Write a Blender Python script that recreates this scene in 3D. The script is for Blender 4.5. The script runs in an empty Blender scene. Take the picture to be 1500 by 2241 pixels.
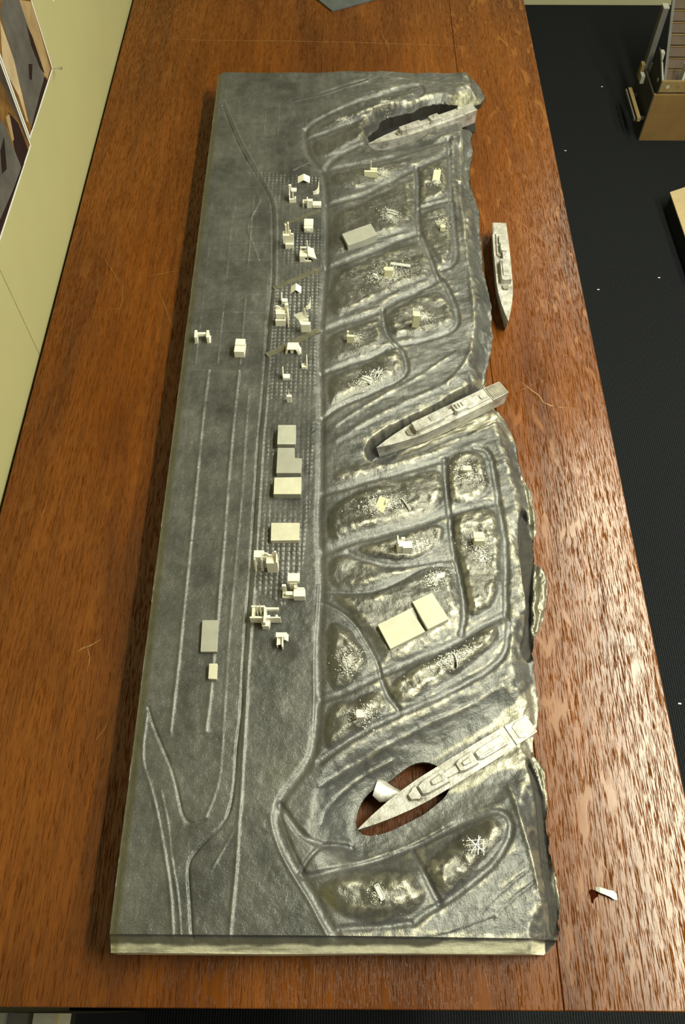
import bpy, bmesh, math, random
import numpy as np
from mathutils import Vector

# ------------------------------------------------------------------ camera, world, lights, exposure
SC = bpy.context.scene
COL = SC.collection
F_PX, PITCH, YAW, CAM_H, CX, CY = 1789.0, math.radians(58.9), math.radians(0.38), 1.0, 750.0, 1120.5
cam_data = bpy.data.cameras.new('camera')
cam = bpy.data.objects.new('camera', cam_data)
COL.objects.link(cam)
cam.location = (0, 0, CAM_H)
cam.rotation_euler = (math.pi / 2 - PITCH, 0, YAW)
cam_data.sensor_fit = 'VERTICAL'
cam_data.sensor_height = 36.0
cam_data.lens = F_PX / 2241.0 * 36.0
cam_data.clip_start = 0.02
cam_data.clip_end = 50
SC.camera = cam

world = bpy.data.worlds.new('room_ambience')
SC.world = world
world.use_nodes = True
bg = world.node_tree.nodes['Background']
bg.inputs[0].default_value = (1.0, 0.95, 0.84, 1)
bg.inputs[1].default_value = 0.13


def tube(name, loc, length, width, power):
    d = bpy.data.lights.new(name, 'AREA')
    d.shape = 'RECTANGLE'
    d.size, d.size_y = width, length
    d.energy = power
    d.color = (0.975, 0.97, 0.74)
    o = bpy.data.objects.new(name, d)
    COL.objects.link(o)
    o.location = loc
    return o


tube('fluorescent_tube', (1.0, 0.95, 1.69), 1.9, 0.14, 34)
tube('fluorescent_tube', (1.05, 3.0, 1.69), 1.0, 0.12, 4)
tube('fluorescent_tube', (1.6, 0.3, 1.69), 1.4, 0.14, 28)  # added lamp with no known fitting, placed for glints on the mounds

SC.view_settings.view_transform = 'Standard'
SC.view_settings.look = 'None'
SC.view_settings.exposure = 0.93
SC.view_settings.gamma = 1.0
SC.view_settings.use_curve_mapping = False

rnd = random.Random(11)
FLOOR = -0.75

# ------------------------------------------------------------------ pixel -> plane helpers (1500 x 2241 frame)
_fh = np.array([-math.sin(YAW), math.cos(YAW), 0])
_R = np.array([math.cos(YAW), math.sin(YAW), 0])
_F = math.cos(PITCH) * _fh + np.array([0, 0, -math.sin(PITCH)])
_U = np.cross(_R, _F)


def ray(px, py):
    return _F + _R * (px - CX) / F_PX - _U * (py - CY) / F_PX


def P(px, py, z=0.0):
    d = ray(px, py)
    t = (z - CAM_H) / d[2]
    return d[0] * t, d[1] * t


def onwall(px, py, X):
    d = ray(px, py)
    t = X / d[0]
    return d[1] * t, CAM_H + d[2] * t


# ------------------------------------------------------------------ materials
def nodes(name):
    m = bpy.data.materials.new(name)
    m.use_nodes = True
    nt = m.node_tree
    return m, nt, nt.nodes, nt.links, nt.nodes['Principled BSDF']


def mixrgb(N, L, fac, a, b, blend='MIX'):
    n = N.new('ShaderNodeMix')
    n.data_type = 'RGBA'
    n.blend_type = blend
    for sock, v in ((n.inputs[0], fac), (n.inputs[6], a), (n.inputs[7], b)):
        if hasattr(v, 'is_output'):
            L.new(v, sock)
        elif isinstance(v, (int, float)):
            sock.default_value = v
        else:
            sock.default_value = (*v, 1)
    return n.outputs[2]


def math_n(N, L, op, a, b=None, clamp=False):
    n = N.new('ShaderNodeMath')
    n.operation = op
    n.use_clamp = clamp
    for i, v in enumerate((a, b)):
        if v is None:
            continue
        if hasattr(v, 'is_output'):
            L.new(v, n.inputs[i])
        else:
            n.inputs[i].default_value = v
    return n.outputs[0]


def noise(N, L, scale, detail=4, rough=0.6, vec=None, stretch=None, dist=0.0):
    tc = N.new('ShaderNodeTexCoord')
    src = vec or tc.outputs['Object']
    if stretch:
        mp = N.new('ShaderNodeMapping')
        mp.inputs['Scale'].default_value = stretch
        L.new(src, mp.inputs[0])
        src = mp.outputs[0]
    n = N.new('ShaderNodeTexNoise')
    n.inputs['Scale'].default_value = scale
    n.inputs['Detail'].default_value = detail
    n.inputs['Roughness'].default_value = rough
    n.inputs['Distortion'].default_value = dist
    L.new(src, n.inputs['Vector'])
    return n.outputs[0]


def ramp(N, L, src, stops):
    r = N.new('ShaderNodeValToRGB')
    e = r.color_ramp.elements
    while len(e) < len(stops):
        e.new(0.5)
    for el, (p, c) in zip(e, stops):
        el.position = p
        el.color = (*c, 1) if not isinstance(c, (int, float)) else (c, c, c, 1)
    L.new(src, r.inputs[0])
    return r.outputs[0]


def bump(N, L, h, bsdf, strength, dist):
    b = N.new('ShaderNodeBump')
    b.inputs['Strength'].default_value = strength
    b.inputs['Distance'].default_value = dist
    L.new(h, b.inputs['Height'])
    L.new(b.outputs[0], bsdf.inputs['Normal'])


def simple(name, col, rough=0.6, metal=0.0, var=0.12, scale=60, bumpd=0.0, spec=0.5):
    m, nt, N, L, B = nodes(name)
    n = noise(N, L, scale, 5)
    c = tuple(max(0, x * (1 - var)) for x in col)
    d = tuple(min(1, x * (1 + var)) for x in col)
    L.new(ramp(N, L, n, [(0.3, c), (0.7, d)]), B.inputs['Base Color'])
    B.inputs['Roughness'].default_value = rough
    B.inputs['Metallic'].default_value = metal
    B.inputs['Specular IOR Level'].default_value = spec
    if bumpd:
        bump(N, L, noise(N, L, scale * 6, 3), B, 0.6, bumpd)
    return m


def wood_material(seed):
    m, nt, N, L, B = nodes('stained_oak')
    tc = N.new('ShaderNodeTexCoord')
    mp0 = N.new('ShaderNodeMapping')
    mp0.inputs['Location'].default_value = (seed * 3.7, seed * 1.3, 0)
    L.new(tc.outputs['Object'], mp0.inputs[0])
    V = mp0.outputs[0]
    broad = noise(N, L, 3.2, 4, 0.6, V, (4.0, 0.55, 1))
    grain = noise(N, L, 26, 6, 0.7, V, (7.0, 0.22, 1))
    fine = noise(N, L, 170, 4, 0.7, V, (4.0, 0.10, 1))
    pores = noise(N, L, 1150, 2, 0.55, V, (1.0, 0.05, 1))
    fleck = noise(N, L, 26, 2, 0.5, V, (2.4, 0.7, 1), 0.7)
    base = ramp(N, L, broad, [(0.28, (0.075, 0.0175, 0.0008)), (0.5, (0.140, 0.037, 0.0014)), (0.75, (0.19, 0.054, 0.0028))])
    g = ramp(N, L, grain, [(0.30, 0.55), (0.52, 1.0), (0.75, 1.28)])
    c1 = mixrgb(N, L, 0.75, base, g, 'MULTIPLY')
    f = ramp(N, L, fine, [(0.33, 0.62), (0.55, 1.05), (0.8, 1.25)])
    c2 = mixrgb(N, L, 0.6, c1, f, 'MULTIPLY')
    fl = ramp(N, L, fleck, [(0.60, 0.0), (0.68, 1.0)])
    c3 = mixrgb(N, L, math_n(N, L, 'MULTIPLY', fl, 0.10 if seed == 1 else 0.42), c2, (0.25, 0.09, 0.010))
    pr = ramp(N, L, pores, [(0.40, 0.0), (0.49, 1.0)])
    pmask = math_n(N, L, 'MULTIPLY', math_n(N, L, 'SUBTRACT', 1.0, pr), math_n(N, L, 'SUBTRACT', 1.0, fl), True)
    c4 = mixrgb(N, L, math_n(N, L, 'MULTIPLY', pmask, 0.38), c3, (0.026, 0.010, 0.003))
    L.new(c4, B.inputs['Base Color'])
    r = ramp(N, L, noise(N, L, 9, 5, 0.7, V), [(0.3, 0.23), (0.7, 0.33)])
    L.new(math_n(N, L, 'ADD', r, math_n(N, L, 'MULTIPLY', pmask, 0.4)), B.inputs['Roughness'])
    L.new(math_n(N, L, 'SUBTRACT', 0.42, math_n(N, L, 'MULTIPLY', pmask, 0.40)), B.inputs['Specular IOR Level'])
    h = math_n(N, L, 'MULTIPLY', pmask, -1.0)
    h2 = math_n(N, L, 'ADD', h, math_n(N, L, 'MULTIPLY', noise(N, L, 45, 3, 0.6, V), 0.9))
    bump(N, L, h2, B, 0.3, 0.0005)
    L.new(math_n(N, L, 'SUBTRACT', 0.16, math_n(N, L, 'MULTIPLY', pmask, 0.3), True), B.inputs['Coat Weight'])
    B.inputs['Coat Roughness'].default_value = 0.20
    return m


def relief_material():
    m, nt, N, L, B = nodes('graphite_plaster')
    a1 = N.new('ShaderNodeVertexColor')
    a1.layer_name = 'wear_shading'
    s1 = N.new('ShaderNodeSeparateColor')
    L.new(a1.outputs[0], s1.inputs[0])
    a2 = N.new('ShaderNodeVertexColor')
    a2.layer_name = 'zone'
    s2 = N.new('ShaderNodeSeparateColor')
    L.new(a2.outputs[0], s2.inputs[0])
    silver, olive, dark = s1.outputs[0], s1.outputs[1], s1.outputs[2]
    cream, street, mound = s2.outputs[0], s2.outputs[1], s2.outputs[2]
    cloud = noise(N, L, 13, 6, 0.65)
    mid = noise(N, L, 60, 5, 0.7)
    fine = noise(N, L, 520, 3, 0.7)
    gr = ramp(N, L, cloud, [(0.3, (0.070, 0.072, 0.073)), (0.5, (0.119, 0.120, 0.117)), (0.72, (0.17, 0.17, 0.161))])
    gr = mixrgb(N, L, 0.7, gr, ramp(N, L, mid, [(0.3, 0.72), (0.7, 1.25)]), 'MULTIPLY')
    scuff = noise(N, L, 30, 6, 0.75, None, (3.2, 0.5, 1))
    gr = mixrgb(N, L, 0.6, gr, ramp(N, L, scuff, [(0.40, 0.82), (0.60, 1.12), (0.70, 1.7)]), 'MULTIPLY')
    gr = mixrgb(N, L, 0.6, gr, ramp(N, L, fine, [(0.35, 0.72), (0.6, 1.05), (0.72, 1.9)]), 'MULTIPLY')
    gr = mixrgb(N, L, math_n(N, L, 'MULTIPLY', mound, 0.55), gr, mixrgb(N, L, mid, (0.045, 0.041, 0.026), (0.12, 0.11, 0.073)))
    gr = mixrgb(N, L, math_n(N, L, 'MULTIPLY', street, 0.35), gr, (0.18, 0.18, 0.182))
    gr = mixrgb(N, L, olive, gr, mixrgb(N, L, mid, (0.10, 0.095, 0.06), (0.21, 0.20, 0.135)))
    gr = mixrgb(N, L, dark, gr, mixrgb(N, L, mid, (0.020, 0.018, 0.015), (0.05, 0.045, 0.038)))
    cm = math_n(N, L, 'MULTIPLY', cream, ramp(N, L, noise(N, L, 40, 5, 0.7, None, (0.25, 2.2, 1)), [(0.36, 0.25), (0.52, 1.0)]))
    gr = mixrgb(N, L, cm, gr, (0.72, 0.69, 0.52))
    sm = math_n(N, L, 'MULTIPLY', silver, ramp(N, L, noise(N, L, 45, 5, 0.7), [(0.25, 0.45), (0.5, 1.0)]))
    gr = mixrgb(N, L, sm, gr, mixrgb(N, L, mid, (0.24, 0.225, 0.175), (0.46, 0.44, 0.36)))
    L.new(gr, B.inputs['Base Color'])
    L.new(math_n(N, L, 'ADD', math_n(N, L, 'MULTIPLY', sm, 0.40), 0.45, True), B.inputs['Metallic'])
    r = ramp(N, L, cloud, [(0.3, 0.32), (0.7, 0.44)])
    r2 = math_n(N, L, 'ADD', r, math_n(N, L, 'MULTIPLY', mound, -0.15))
    r2 = math_n(N, L, 'ADD', r2, math_n(N, L, 'MULTIPLY', silver, 0.08))
    r3 = math_n(N, L, 'ADD', r2, math_n(N, L, 'MULTIPLY', cream, 0.25))
    r3 = math_n(N, L, 'ADD', r3, math_n(N, L, 'MULTIPLY', dark, 0.3), True)
    L.new(r3, B.inputs['Roughness'])
    B.inputs['Specular IOR Level'].default_value = 0.6
    h = math_n(N, L, 'ADD', math_n(N, L, 'MULTIPLY', fine, 0.6), math_n(N, L, 'MULTIPLY', noise(N, L, 210, 4, 0.7), 0.8))
    bump(N, L, h, B, 0.75, 0.0009)
    return m


def carpet_material():
    m, nt, N, L, B = nodes('charcoal_carpet')
    tc = N.new('ShaderNodeTexCoord')
    w = N.new('ShaderNodeTexWave')
    w.wave_type = 'BANDS'
    w.bands_direction = 'X'
    w.inputs['Scale'].default_value = 62
    w.inputs['Distortion'].default_value = 0.5
    w.inputs['Detail'].default_value = 3
    w.inputs['Detail Scale'].default_value = 4
    L.new(tc.outputs['Object'], w.inputs[0])
    w2 = noise(N, L, 220, 3)
    c = mixrgb(N, L, w.outputs[1], (0.0085, 0.0095, 0.0115), (0.024, 0.026, 0.029))
    c = mixrgb(N, L, 0.6, c, ramp(N, L, w2, [(0.3, 0.6), (0.7, 1.35)]), 'MULTIPLY')
    L.new(c, B.inputs['Base Color'])
    B.inputs['Roughness'].default_value = 1.0
    B.inputs['Specular IOR Level'].default_value = 0.05
    bump(N, L, w.outputs[1], B, 0.5, 0.003)
    return m


def ship_material():
    m, nt, N, L, B = nodes('cast_pewter')
    n = noise(N, L, 60, 5, 0.7)
    f = noise(N, L, 300, 3, 0.7)
    c = ramp(N, L, n, [(0.30, (0.20, 0.175, 0.145)), (0.45, (0.40, 0.385, 0.355)), (0.62, (0.56, 0.55, 0.53)), (0.8, (0.70, 0.69, 0.68))])
    L.new(c, B.inputs['Base Color'])
    B.inputs['Metallic'].default_value = 0.35
    B.inputs['Roughness'].default_value = 0.42
    bump(N, L, math_n(N, L, 'ADD', f, n), B, 0.5, 0.0008)
    return m


M = {}
M['relief'] = relief_material()
M['carpet'] = carpet_material()
M['pewter'] = ship_material()
M['pewter_dark'] = simple('grimy_pewter', (0.22, 0.20, 0.165), 0.45, 0.3, 0.45, 90, 0.0006)
M['house'] = simple('cream_card', (0.80, 0.77, 0.65), 0.55, 0, 0.04, 120)
M['ivory'] = simple('pale_yellow_card', (0.68, 0.66, 0.46), 0.55, 0, 0.06, 120)
M['block_grey'] = simple('pale_grey_block', (0.40, 0.40, 0.345), 0.5, 0.0, 0.12, 70)
M['block_cream'] = simple('bone_block', (0.56, 0.54, 0.43), 0.5, 0.0, 0.10, 70)
M['block_mid'] = simple('warm_grey_block', (0.33, 0.325, 0.285), 0.5, 0.0, 0.08, 70)
M['chips'] = simple('silver_chips', (0.62, 0.61, 0.56), 0.35, 0.35, 0.4, 500)
M['white_metal'] = simple('white_metal', (0.72, 0.74, 0.72), 0.35, 0.3, 0.1, 200)
M['strip'] = simple('olive_strip', (0.105, 0.098, 0.066), 0.55, 0, 0.35, 120, 0.0004)
M['wall'] = simple('olive_cream_paint', (0.43, 0.40, 0.20), 0.7, 0, 0.04, 5, 0.0002)
M['wall_back'] = simple('cream_paint', (0.50, 0.48, 0.30), 0.7, 0, 0.04, 5)
M['ceiling'] = simple('white_ceiling', (0.7, 0.69, 0.62), 0.9, 0, 0.03, 4)
M['black'] = simple('black_lacquer', (0.012, 0.012, 0.013), 0.6, 0, 0.1, 30)
M['slate'] = simple('slate_card', (0.085, 0.095, 0.098), 0.5, 0.1, 0.25, 30)
M['scratch'] = simple('scratched_varnish', (0.26, 0.15, 0.05), 0.5, 0, 0.3, 200)
M['cardboard'] = simple('brown_board', (0.20, 0.115, 0.035), 0.7, 0, 0.12, 14)
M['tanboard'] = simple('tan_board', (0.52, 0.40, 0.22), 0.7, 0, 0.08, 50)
M['greyboard'] = simple('grey_board', (0.12, 0.115, 0.11), 0.7, 0, 0.15, 20)
M['whiteboard'] = simple('white_board', (0.62, 0.62, 0.58), 0.6, 0, 0.06, 20)
M['blackboard'] = simple('dark_board', (0.028, 0.026, 0.023), 0.7, 0, 0.2, 20)
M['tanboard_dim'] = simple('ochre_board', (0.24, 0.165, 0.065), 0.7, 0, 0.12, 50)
M['slatwood'] = simple('dark_slat', (0.07, 0.038, 0.017), 0.6, 0, 0.2, 40)
M['paper'] = simple('white_paper', (0.75, 0.74, 0.74), 0.6, 0, 0.02, 50)
M['flake'] = simple('pale_flake', (0.62, 0.66, 0.60), 0.5, 0, 0.1, 400)
M['stain'] = simple('bare_stain', (0.03, 0.006, 0.002), 1.0, 0, 0.3, 300, 0, 0.0)
M['steel'] = simple('steel', (0.6, 0.6, 0.58), 0.25, 0.9, 0.05, 100)
M['p_dark'] = simple('print_dark', (0.055, 0.045, 0.038), 0.4, 0, 0.35, 25)
M['p_slate'] = simple('print_slate', (0.10, 0.10, 0.095), 0.4, 0, 0.3, 25)
M['p_tan'] = simple('print_tan', (0.36, 0.25, 0.13), 0.4, 0, 0.25, 25)
M['p_brown'] = simple('print_brown', (0.17, 0.085, 0.025), 0.4, 0, 0.5, 30)
M['p_pale'] = simple('print_pale', (0.50, 0.38, 0.24), 0.4, 0, 0.2, 25)
M['p_black'] = simple('print_black', (0.012, 0.009, 0.012), 0.35, 0, 0.3, 25)


# ------------------------------------------------------------------ object helpers
class MB:
    """Collects prisms, boxes and tubes and links them as ONE mesh object."""

    def __init__(s):
        s.v, s.f, s.mi = [], [], []

    def add(s, vs, fs, mi=0):
        o = len(s.v)
        s.v += [tuple(v) for v in vs]
        s.f += [tuple(i + o for i in f) for f in fs]
        s.mi += [mi] * len(fs)
        return s

    def box(s, x0, x1, y0, y1, z0, z1, mi=0):
        return s.prism([(x0, y0), (x1, y0), (x1, y1), (x0, y1)], z0, z1, 0, mi)

    def prism(s, poly, z0, z1, inset=0.0, mi=0, zt=None):
        area = sum(a[0] * b[1] - b[0] * a[1] for a, b in zip(poly, poly[1:] + poly[:1]))
        if area < 0:
            poly = poly[::-1]
        n = len(poly)
        cx = sum(p[0] for p in poly) / n
        cy = sum(p[1] for p in poly) / n
        top = [(cx + (x - cx) * (1 - inset), cy + (y - cy) * (1 - inset)) for x, y in poly]
        vs = [(x, y, z0) for x, y in poly] + [(x, y, z1) for x, y in top]
        fs = [tuple(range(n - 1, -1, -1)), tuple(range(n, 2 * n))]
        fs += [(i, (i + 1) % n, n + (i + 1) % n, n + i) for i in range(n)]
        return s.add(vs, fs, mi)

    def xz(s, poly, y0, y1, mi=0):
        area = sum(a[0] * b[1] - b[0] * a[1] for a, b in zip(poly, poly[1:] + poly[:1]))
        if area < 0:
            poly = poly[::-1]
        n = len(poly)
        vs = [(x, y0, z) for x, z in poly] + [(x, y1, z) for x, z in poly]
        fs = [tuple(range(n)), tuple(range(2 * n - 1, n - 1, -1))]
        fs += [((i + 1) % n, i, n + i, n + (i + 1) % n) for i in range(n)]
        return s.add(vs, fs, mi)

    def yz(s, poly, x0, x1, mi=0):
        area = sum(a[0] * b[1] - b[0] * a[1] for a, b in zip(poly, poly[1:] + poly[:1]))
        if area < 0:
            poly = poly[::-1]
        n = len(poly)
        vs = [(x1, y, z) for y, z in poly] + [(x0, y, z) for y, z in poly]
        fs = [tuple(range(n)), tuple(range(2 * n - 1, n - 1, -1))]
        fs += [((i + 1) % n, i, n + i, n + (i + 1) % n) for i in range(n)]
        return s.add(vs, fs, mi)

    def bar(s, a, b, r, mi=0, n=6):
        a, b = Vector(a), Vector(b)
        d = (b - a).normalized()
        u = d.orthogonal().normalized()
        w = d.cross(u)
        vs = []
        for p in (a, b):
            for k in range(n):
                t = 2 * math.pi * k / n
                vs.append(p + u * math.cos(t) * r + w * math.sin(t) * r)
        fs = [tuple(range(n - 1, -1, -1)), tuple(range(n, 2 * n))]
        fs += [(i, (i + 1) % n, n + (i + 1) % n, n + i) for i in range(n)]
        return s.add(vs, fs, mi)

    def build(s, name, mats, parent=None, bevel=0.0, scale=1.0, smooth=False):
        me = bpy.data.meshes.new(name)
        me.from_pydata([(x * scale, y * scale, z * scale) for x, y, z in s.v], [], s.f)
        if not isinstance(mats, (list, tuple)):
            mats = [mats]
        for m in mats:
            me.materials.append(m)
        if len(mats) > 1:
            me.polygons.foreach_set('material_index', s.mi)
        if smooth:
            me.polygons.foreach_set('use_smooth', [True] * len(s.f))
        me.update()
        o = bpy.data.objects.new(name, me)
        COL.objects.link(o)
        if parent is not None:
            o.parent = parent
        if bevel:
            b = o.modifiers.new('bevel', 'BEVEL')
            b.width = bevel
            b.segments = 2
            b.limit_method = 'ANGLE'
        return o


def tag(o, label=None, cat=None, group=None, kind=None):
    if label:
        o['label'] = label
    if cat:
        o['category'] = cat
    if group:
        o['group'] = group
    if kind:
        o['kind'] = kind
    return o


def thing(name, label, cat, loc=(0, 0, 0), rz=0.0, group=None):
    o = bpy.data.objects.new(name, None)
    o.empty_display_size = 0.02
    COL.objects.link(o)
    o.location = loc
    o.rotation_euler = (0, 0, rz)
    return tag(o, label, cat, group)


# ------------------------------------------------------------------ the room
b = MB().box(-0.56, 4.2, -2.2, 3.46, FLOOR - 0.05, FLOOR)
tag(b.build('floor', M['carpet']), kind='structure')
wl = thing('wall_left', None, None)
tag(wl, kind='structure')
yseam = 0.904
MB().box(-0.53, -0.5, yseam + 0.0007, 3.44, FLOOR, 1.75).build('wall_panel', M['wall'], wl)
MB().box(-0.53, -0.5, -0.6, yseam - 0.0007, FLOOR, 1.75).build('wall_panel', M['wall'], wl)
MB().box(-0.545, -0.53, -0.6, 3.44, FLOOR, 1.75).build('backing', M['black'], wl)
b = MB().box(-0.545, 4.2, 3.44, 3.47, FLOOR, 1.75)
tag(b.build('wall_back', M['wall_back']), kind='structure')
b = MB().box(-0.545, 4.2, 3.425, 3.44, FLOOR, FLOOR + 0.09)
tag(b.build('baseboard_back', M['wall_back'], None, 0.002), kind='structure')
b = MB().box(-0.545, 4.2, -2.2, 3.47, 1.75, 1.8)
tag(b.build('ceiling', M['ceiling']), kind='structure')
for i, (x, y, ln) in enumerate(((1.0, 0.95, 1.9), (1.05, 3.0, 1.0), (1.6, 0.3, 1.4))):  # last fitting is an added housing for the glint lamp
    t = thing('ceiling_light', ('long white fluorescent fitting above the right side of the table', 'shorter white fluorescent fitting near the back wall', 'added long white lamp fitting for glints on the mounds, furthest to the right')[i], 'lamp', (x, y, 1.7))
    MB().box(-0.09, 0.09, -ln / 2 - 0.03, ln / 2 + 0.03, 0.0, 0.05).build('housing', M['whiteboard'], t, 0.004)

# ------------------------------------------------------------------ table
table = thing('table', 'large stained oak table with scratched varnish carrying the grey relief model', 'table', (-0.045, 1.05, FLOOR))
TZ = -FLOOR
x0, x1 = -0.493 + 0.045, 0.4035 + 0.045
y0, y1 = -0.004 - 1.05, 2.28 - 1.05
xs = [x0, P(1234, 2200)[0] + 0.045, x1]
for i in range(2):
    m = MB().box(xs[i] + (0.0002 if i else 0), xs[i + 1] - (0.0002 if i < 1 else 0), y0, y1, TZ - 0.03, TZ)
    m.build('plank', wood_material(i + 1), table, 0.0012)
ap = MB()
ap.box(x0 + 0.05, x1 - 0.05, y0 + 0.05, y0 + 0.075, TZ - 0.12, TZ - 0.0305)
ap.build('apron', M['slatwood'], table)
ap = MB()
ap.box(x0 + 0.05, x1 - 0.05, y1 - 0.075, y1 - 0.05, TZ - 0.12, TZ - 0.0305)
ap.build('apron', M['slatwood'], table)
for lx in (x0 + 0.08, x1 - 0.08):
    for ly in (y0 + 0.12, y1 - 0.1):
        MB().box(lx - 0.035, lx + 0.035, ly - 0.035, ly + 0.035, 0, TZ - 0.0305).build('leg', M['slatwood'], table, 0.004)


def ribbon(mb, pts, w, z=0.00015):
    ws = [P(*p) for p in pts]
    n = len(ws)
    vs = []
    for i, (x, y) in enumerate(ws):
        a, c = ws[max(0, i - 1)], ws[min(n - 1, i + 1)]
        dx, dy = c[0] - a[0], c[1] - a[1]
        l = math.hypot(dx, dy) or 1
        k = 0.25 if i in (0, n - 1) else 1
        nx, ny = -dy / l * w * k / 2, dx / l * w * k / 2
        vs += [(x + nx + 0.045, y + ny - 1.05, TZ + z), (x - nx + 0.045, y - ny - 1.05, TZ + z)]
    mb.add(vs, [(2 * i, 2 * i + 1, 2 * i + 3, 2 * i + 2) for i in range(n - 1)])


sc = MB()
for pts, w in (
    ([(330, 84), (450, 88), (640, 90), (780, 93), (900, 97), (1080, 103)], 0.0009),
    ([(168, 1428), (180, 1419), (200, 1412), (221, 1399)], 0.0014),
    ([(190, 1412), (197, 1440), (190, 1472)], 0.0011),
    ([(1140, 835), (1165, 855), (1180, 865), (1190, 880), (1205, 888), (1235, 893)], 0.0014),
    ([(1190, 880), (1215, 890), (1258, 893)], 0.001),
    ([(1095, 452), (1150, 495), (1200, 535), (1240, 570)], 0.0007),
    ([(832, 66), (840, 82), (850, 96), (853, 118)], 0.0009),
    ([(225, 560), (245, 590), (270, 633)], 0.0006),
    ([(270, 610), (268, 660), (262, 676), (232, 677)], 0.0007),
    ([(318, 605), (360, 598), (400, 590)], 0.0008),
    ([(348, 636), (362, 672), (382, 730)], 0.0008),
    ([(274, 364), (290, 363)], 0.0012), ([(243, 696), (258, 694)], 0.0009),
    ([(300, 440), (296, 480), (294, 512)], 0.0005),
    ([(1150, 552), (1162, 540), (1175, 528)], 0.0008), ([(1155, 575), (1170, 560), (1185, 545)], 0.0008),
    ([(1140, 390), (1150, 384), (1160, 392)], 0.0008), ([(1185, 573), (1215, 575), (1238, 573)], 0.0006),
    ([(1275, 1080), (1300, 1060), (1320, 1045)], 0.0006), ([(1270, 1190), (1300, 1170), (1340, 1160)], 0.0006),
    ([(1270, 1115), (1295, 1095), (1330, 1082)], 0.0005), ([(1405, 1960), (1450, 1962), (1478, 1958)], 0.0006),
    ([(1225, 1560), (1240, 1556), (1255, 1552)], 0.0009),
    ([(1120, 860), (1150, 850), (1180, 835)], 0.0005), ([(395, 340), (430, 320), (445, 290)], 0.0006),
    ([(385, 370), (420, 362), (440, 345)], 0.0005), ([(392, 330), (415, 312), (437, 305)], 0.0004),
    ([(90, 1135), (96, 1120), (104, 1096)], 0.0008), ([(210, 1620), (228, 1596), (236, 1580)], 0.0008),
):
    ribbon(sc, pts, w)
for k in range(150):
    px, py = rnd.uniform(10, 1490), rnd.uniform(10, 2180)
    a, l = rnd.gauss(0, 0.6), rnd.uniform(3, 26)
    if not (-0.485 < P(px, py)[0] < 0.395 and -0.485 < P(px + l * math.cos(a), py + l * math.sin(a))[0] < 0.395 and P(px, py)[1] > 0.01):
        continue
    ribbon(sc, [(px, py), (px + l * math.cos(a), py + l * math.sin(a))], rnd.uniform(0.0003, 0.0006))
tag(sc.build('scratches', M['scratch'], table), 'pale scratches in the varnish', kind='stuff')
# dark bare spot where a chip of varnish has lifted, and the curled flake beside it
c = P(1301, 1960)
st = MB()
poly = [(-.0055, .004), (-.003, .0065), (.002, .0055), (.0055, .004), (.004, -.001), (.001, -.0025), (-.001, -.004), (-.002, -.008), (-.004, -.0075), (-.0045, -.001)]
st.prism([(c[0] + 0.045 + x, c[1] - 1.05 + y) for x, y in poly], TZ - 0.0002, TZ + 0.00012)
st.build('bare_spot', M['stain'], table)
c = P(1326, 1954)
fk = MB()
prof = [(-0.011, 0.0010), (-0.007, 0.0042), (-0.002, 0.0050), (0.003, 0.0040), (0.008, 0.0030), (0.012, 0.0006)]
vs, fs = [], []
for i, (x, z) in enumerate(prof):
    hw = (0.0018, 0.003, 0.0032, 0.0034, 0.0046, 0.003)[i]
    yy = -0.35 * x
    vs += [(x, yy - hw, z), (x, yy + hw, z), (x, yy - hw, z - 0.0005), (x, yy + hw, z - 0.0005)]
for i in range(len(prof) - 1):
    a, d = 4 * i, 4 * i + 4
    fs += [(a, d, d + 1, a + 1), (a + 2, a + 3, d + 3, d + 2), (a, a + 2, d + 2, d), (a + 1, d + 1, d + 3, a + 3)]
fs += [(0, 1, 3, 2), (len(vs) - 4, len(vs) - 2, len(vs) - 1, len(vs) - 3)]
fk.add(vs, fs)
o = fk.build('paint_flake', M['flake'])
o.location = (c[0], c[1], 0.0002)
tag(o, 'small curled pale flake beside the dark bare spot on the table', 'flake')

# slate card at the far end
c = P(727, 27)
a, d = P(660, -27), P(905, -22)
ux, uy = a[0] - c[0], a[1] - c[1]
l = math.hypot(ux, uy)
ux, uy = ux / l, uy / l
vx, vy = d[0] - c[0], d[1] - c[1]
l = math.hypot(vx, vy)
vx, vy = vx / l, vy / l
q = [(0, 0), (vx * 0.26, vy * 0.26), (vx * 0.26 + ux * 0.2, vy * 0.26 + uy * 0.2), (ux * 0.2, uy * 0.2)]
t = thing('card', 'dark slate grey card lying at the far end of the table', 'card', (c[0], c[1], 0.0))
MB().prism(q, 0.0, 0.004).build('sheet', M['slate'], t, 0.0005)

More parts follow.
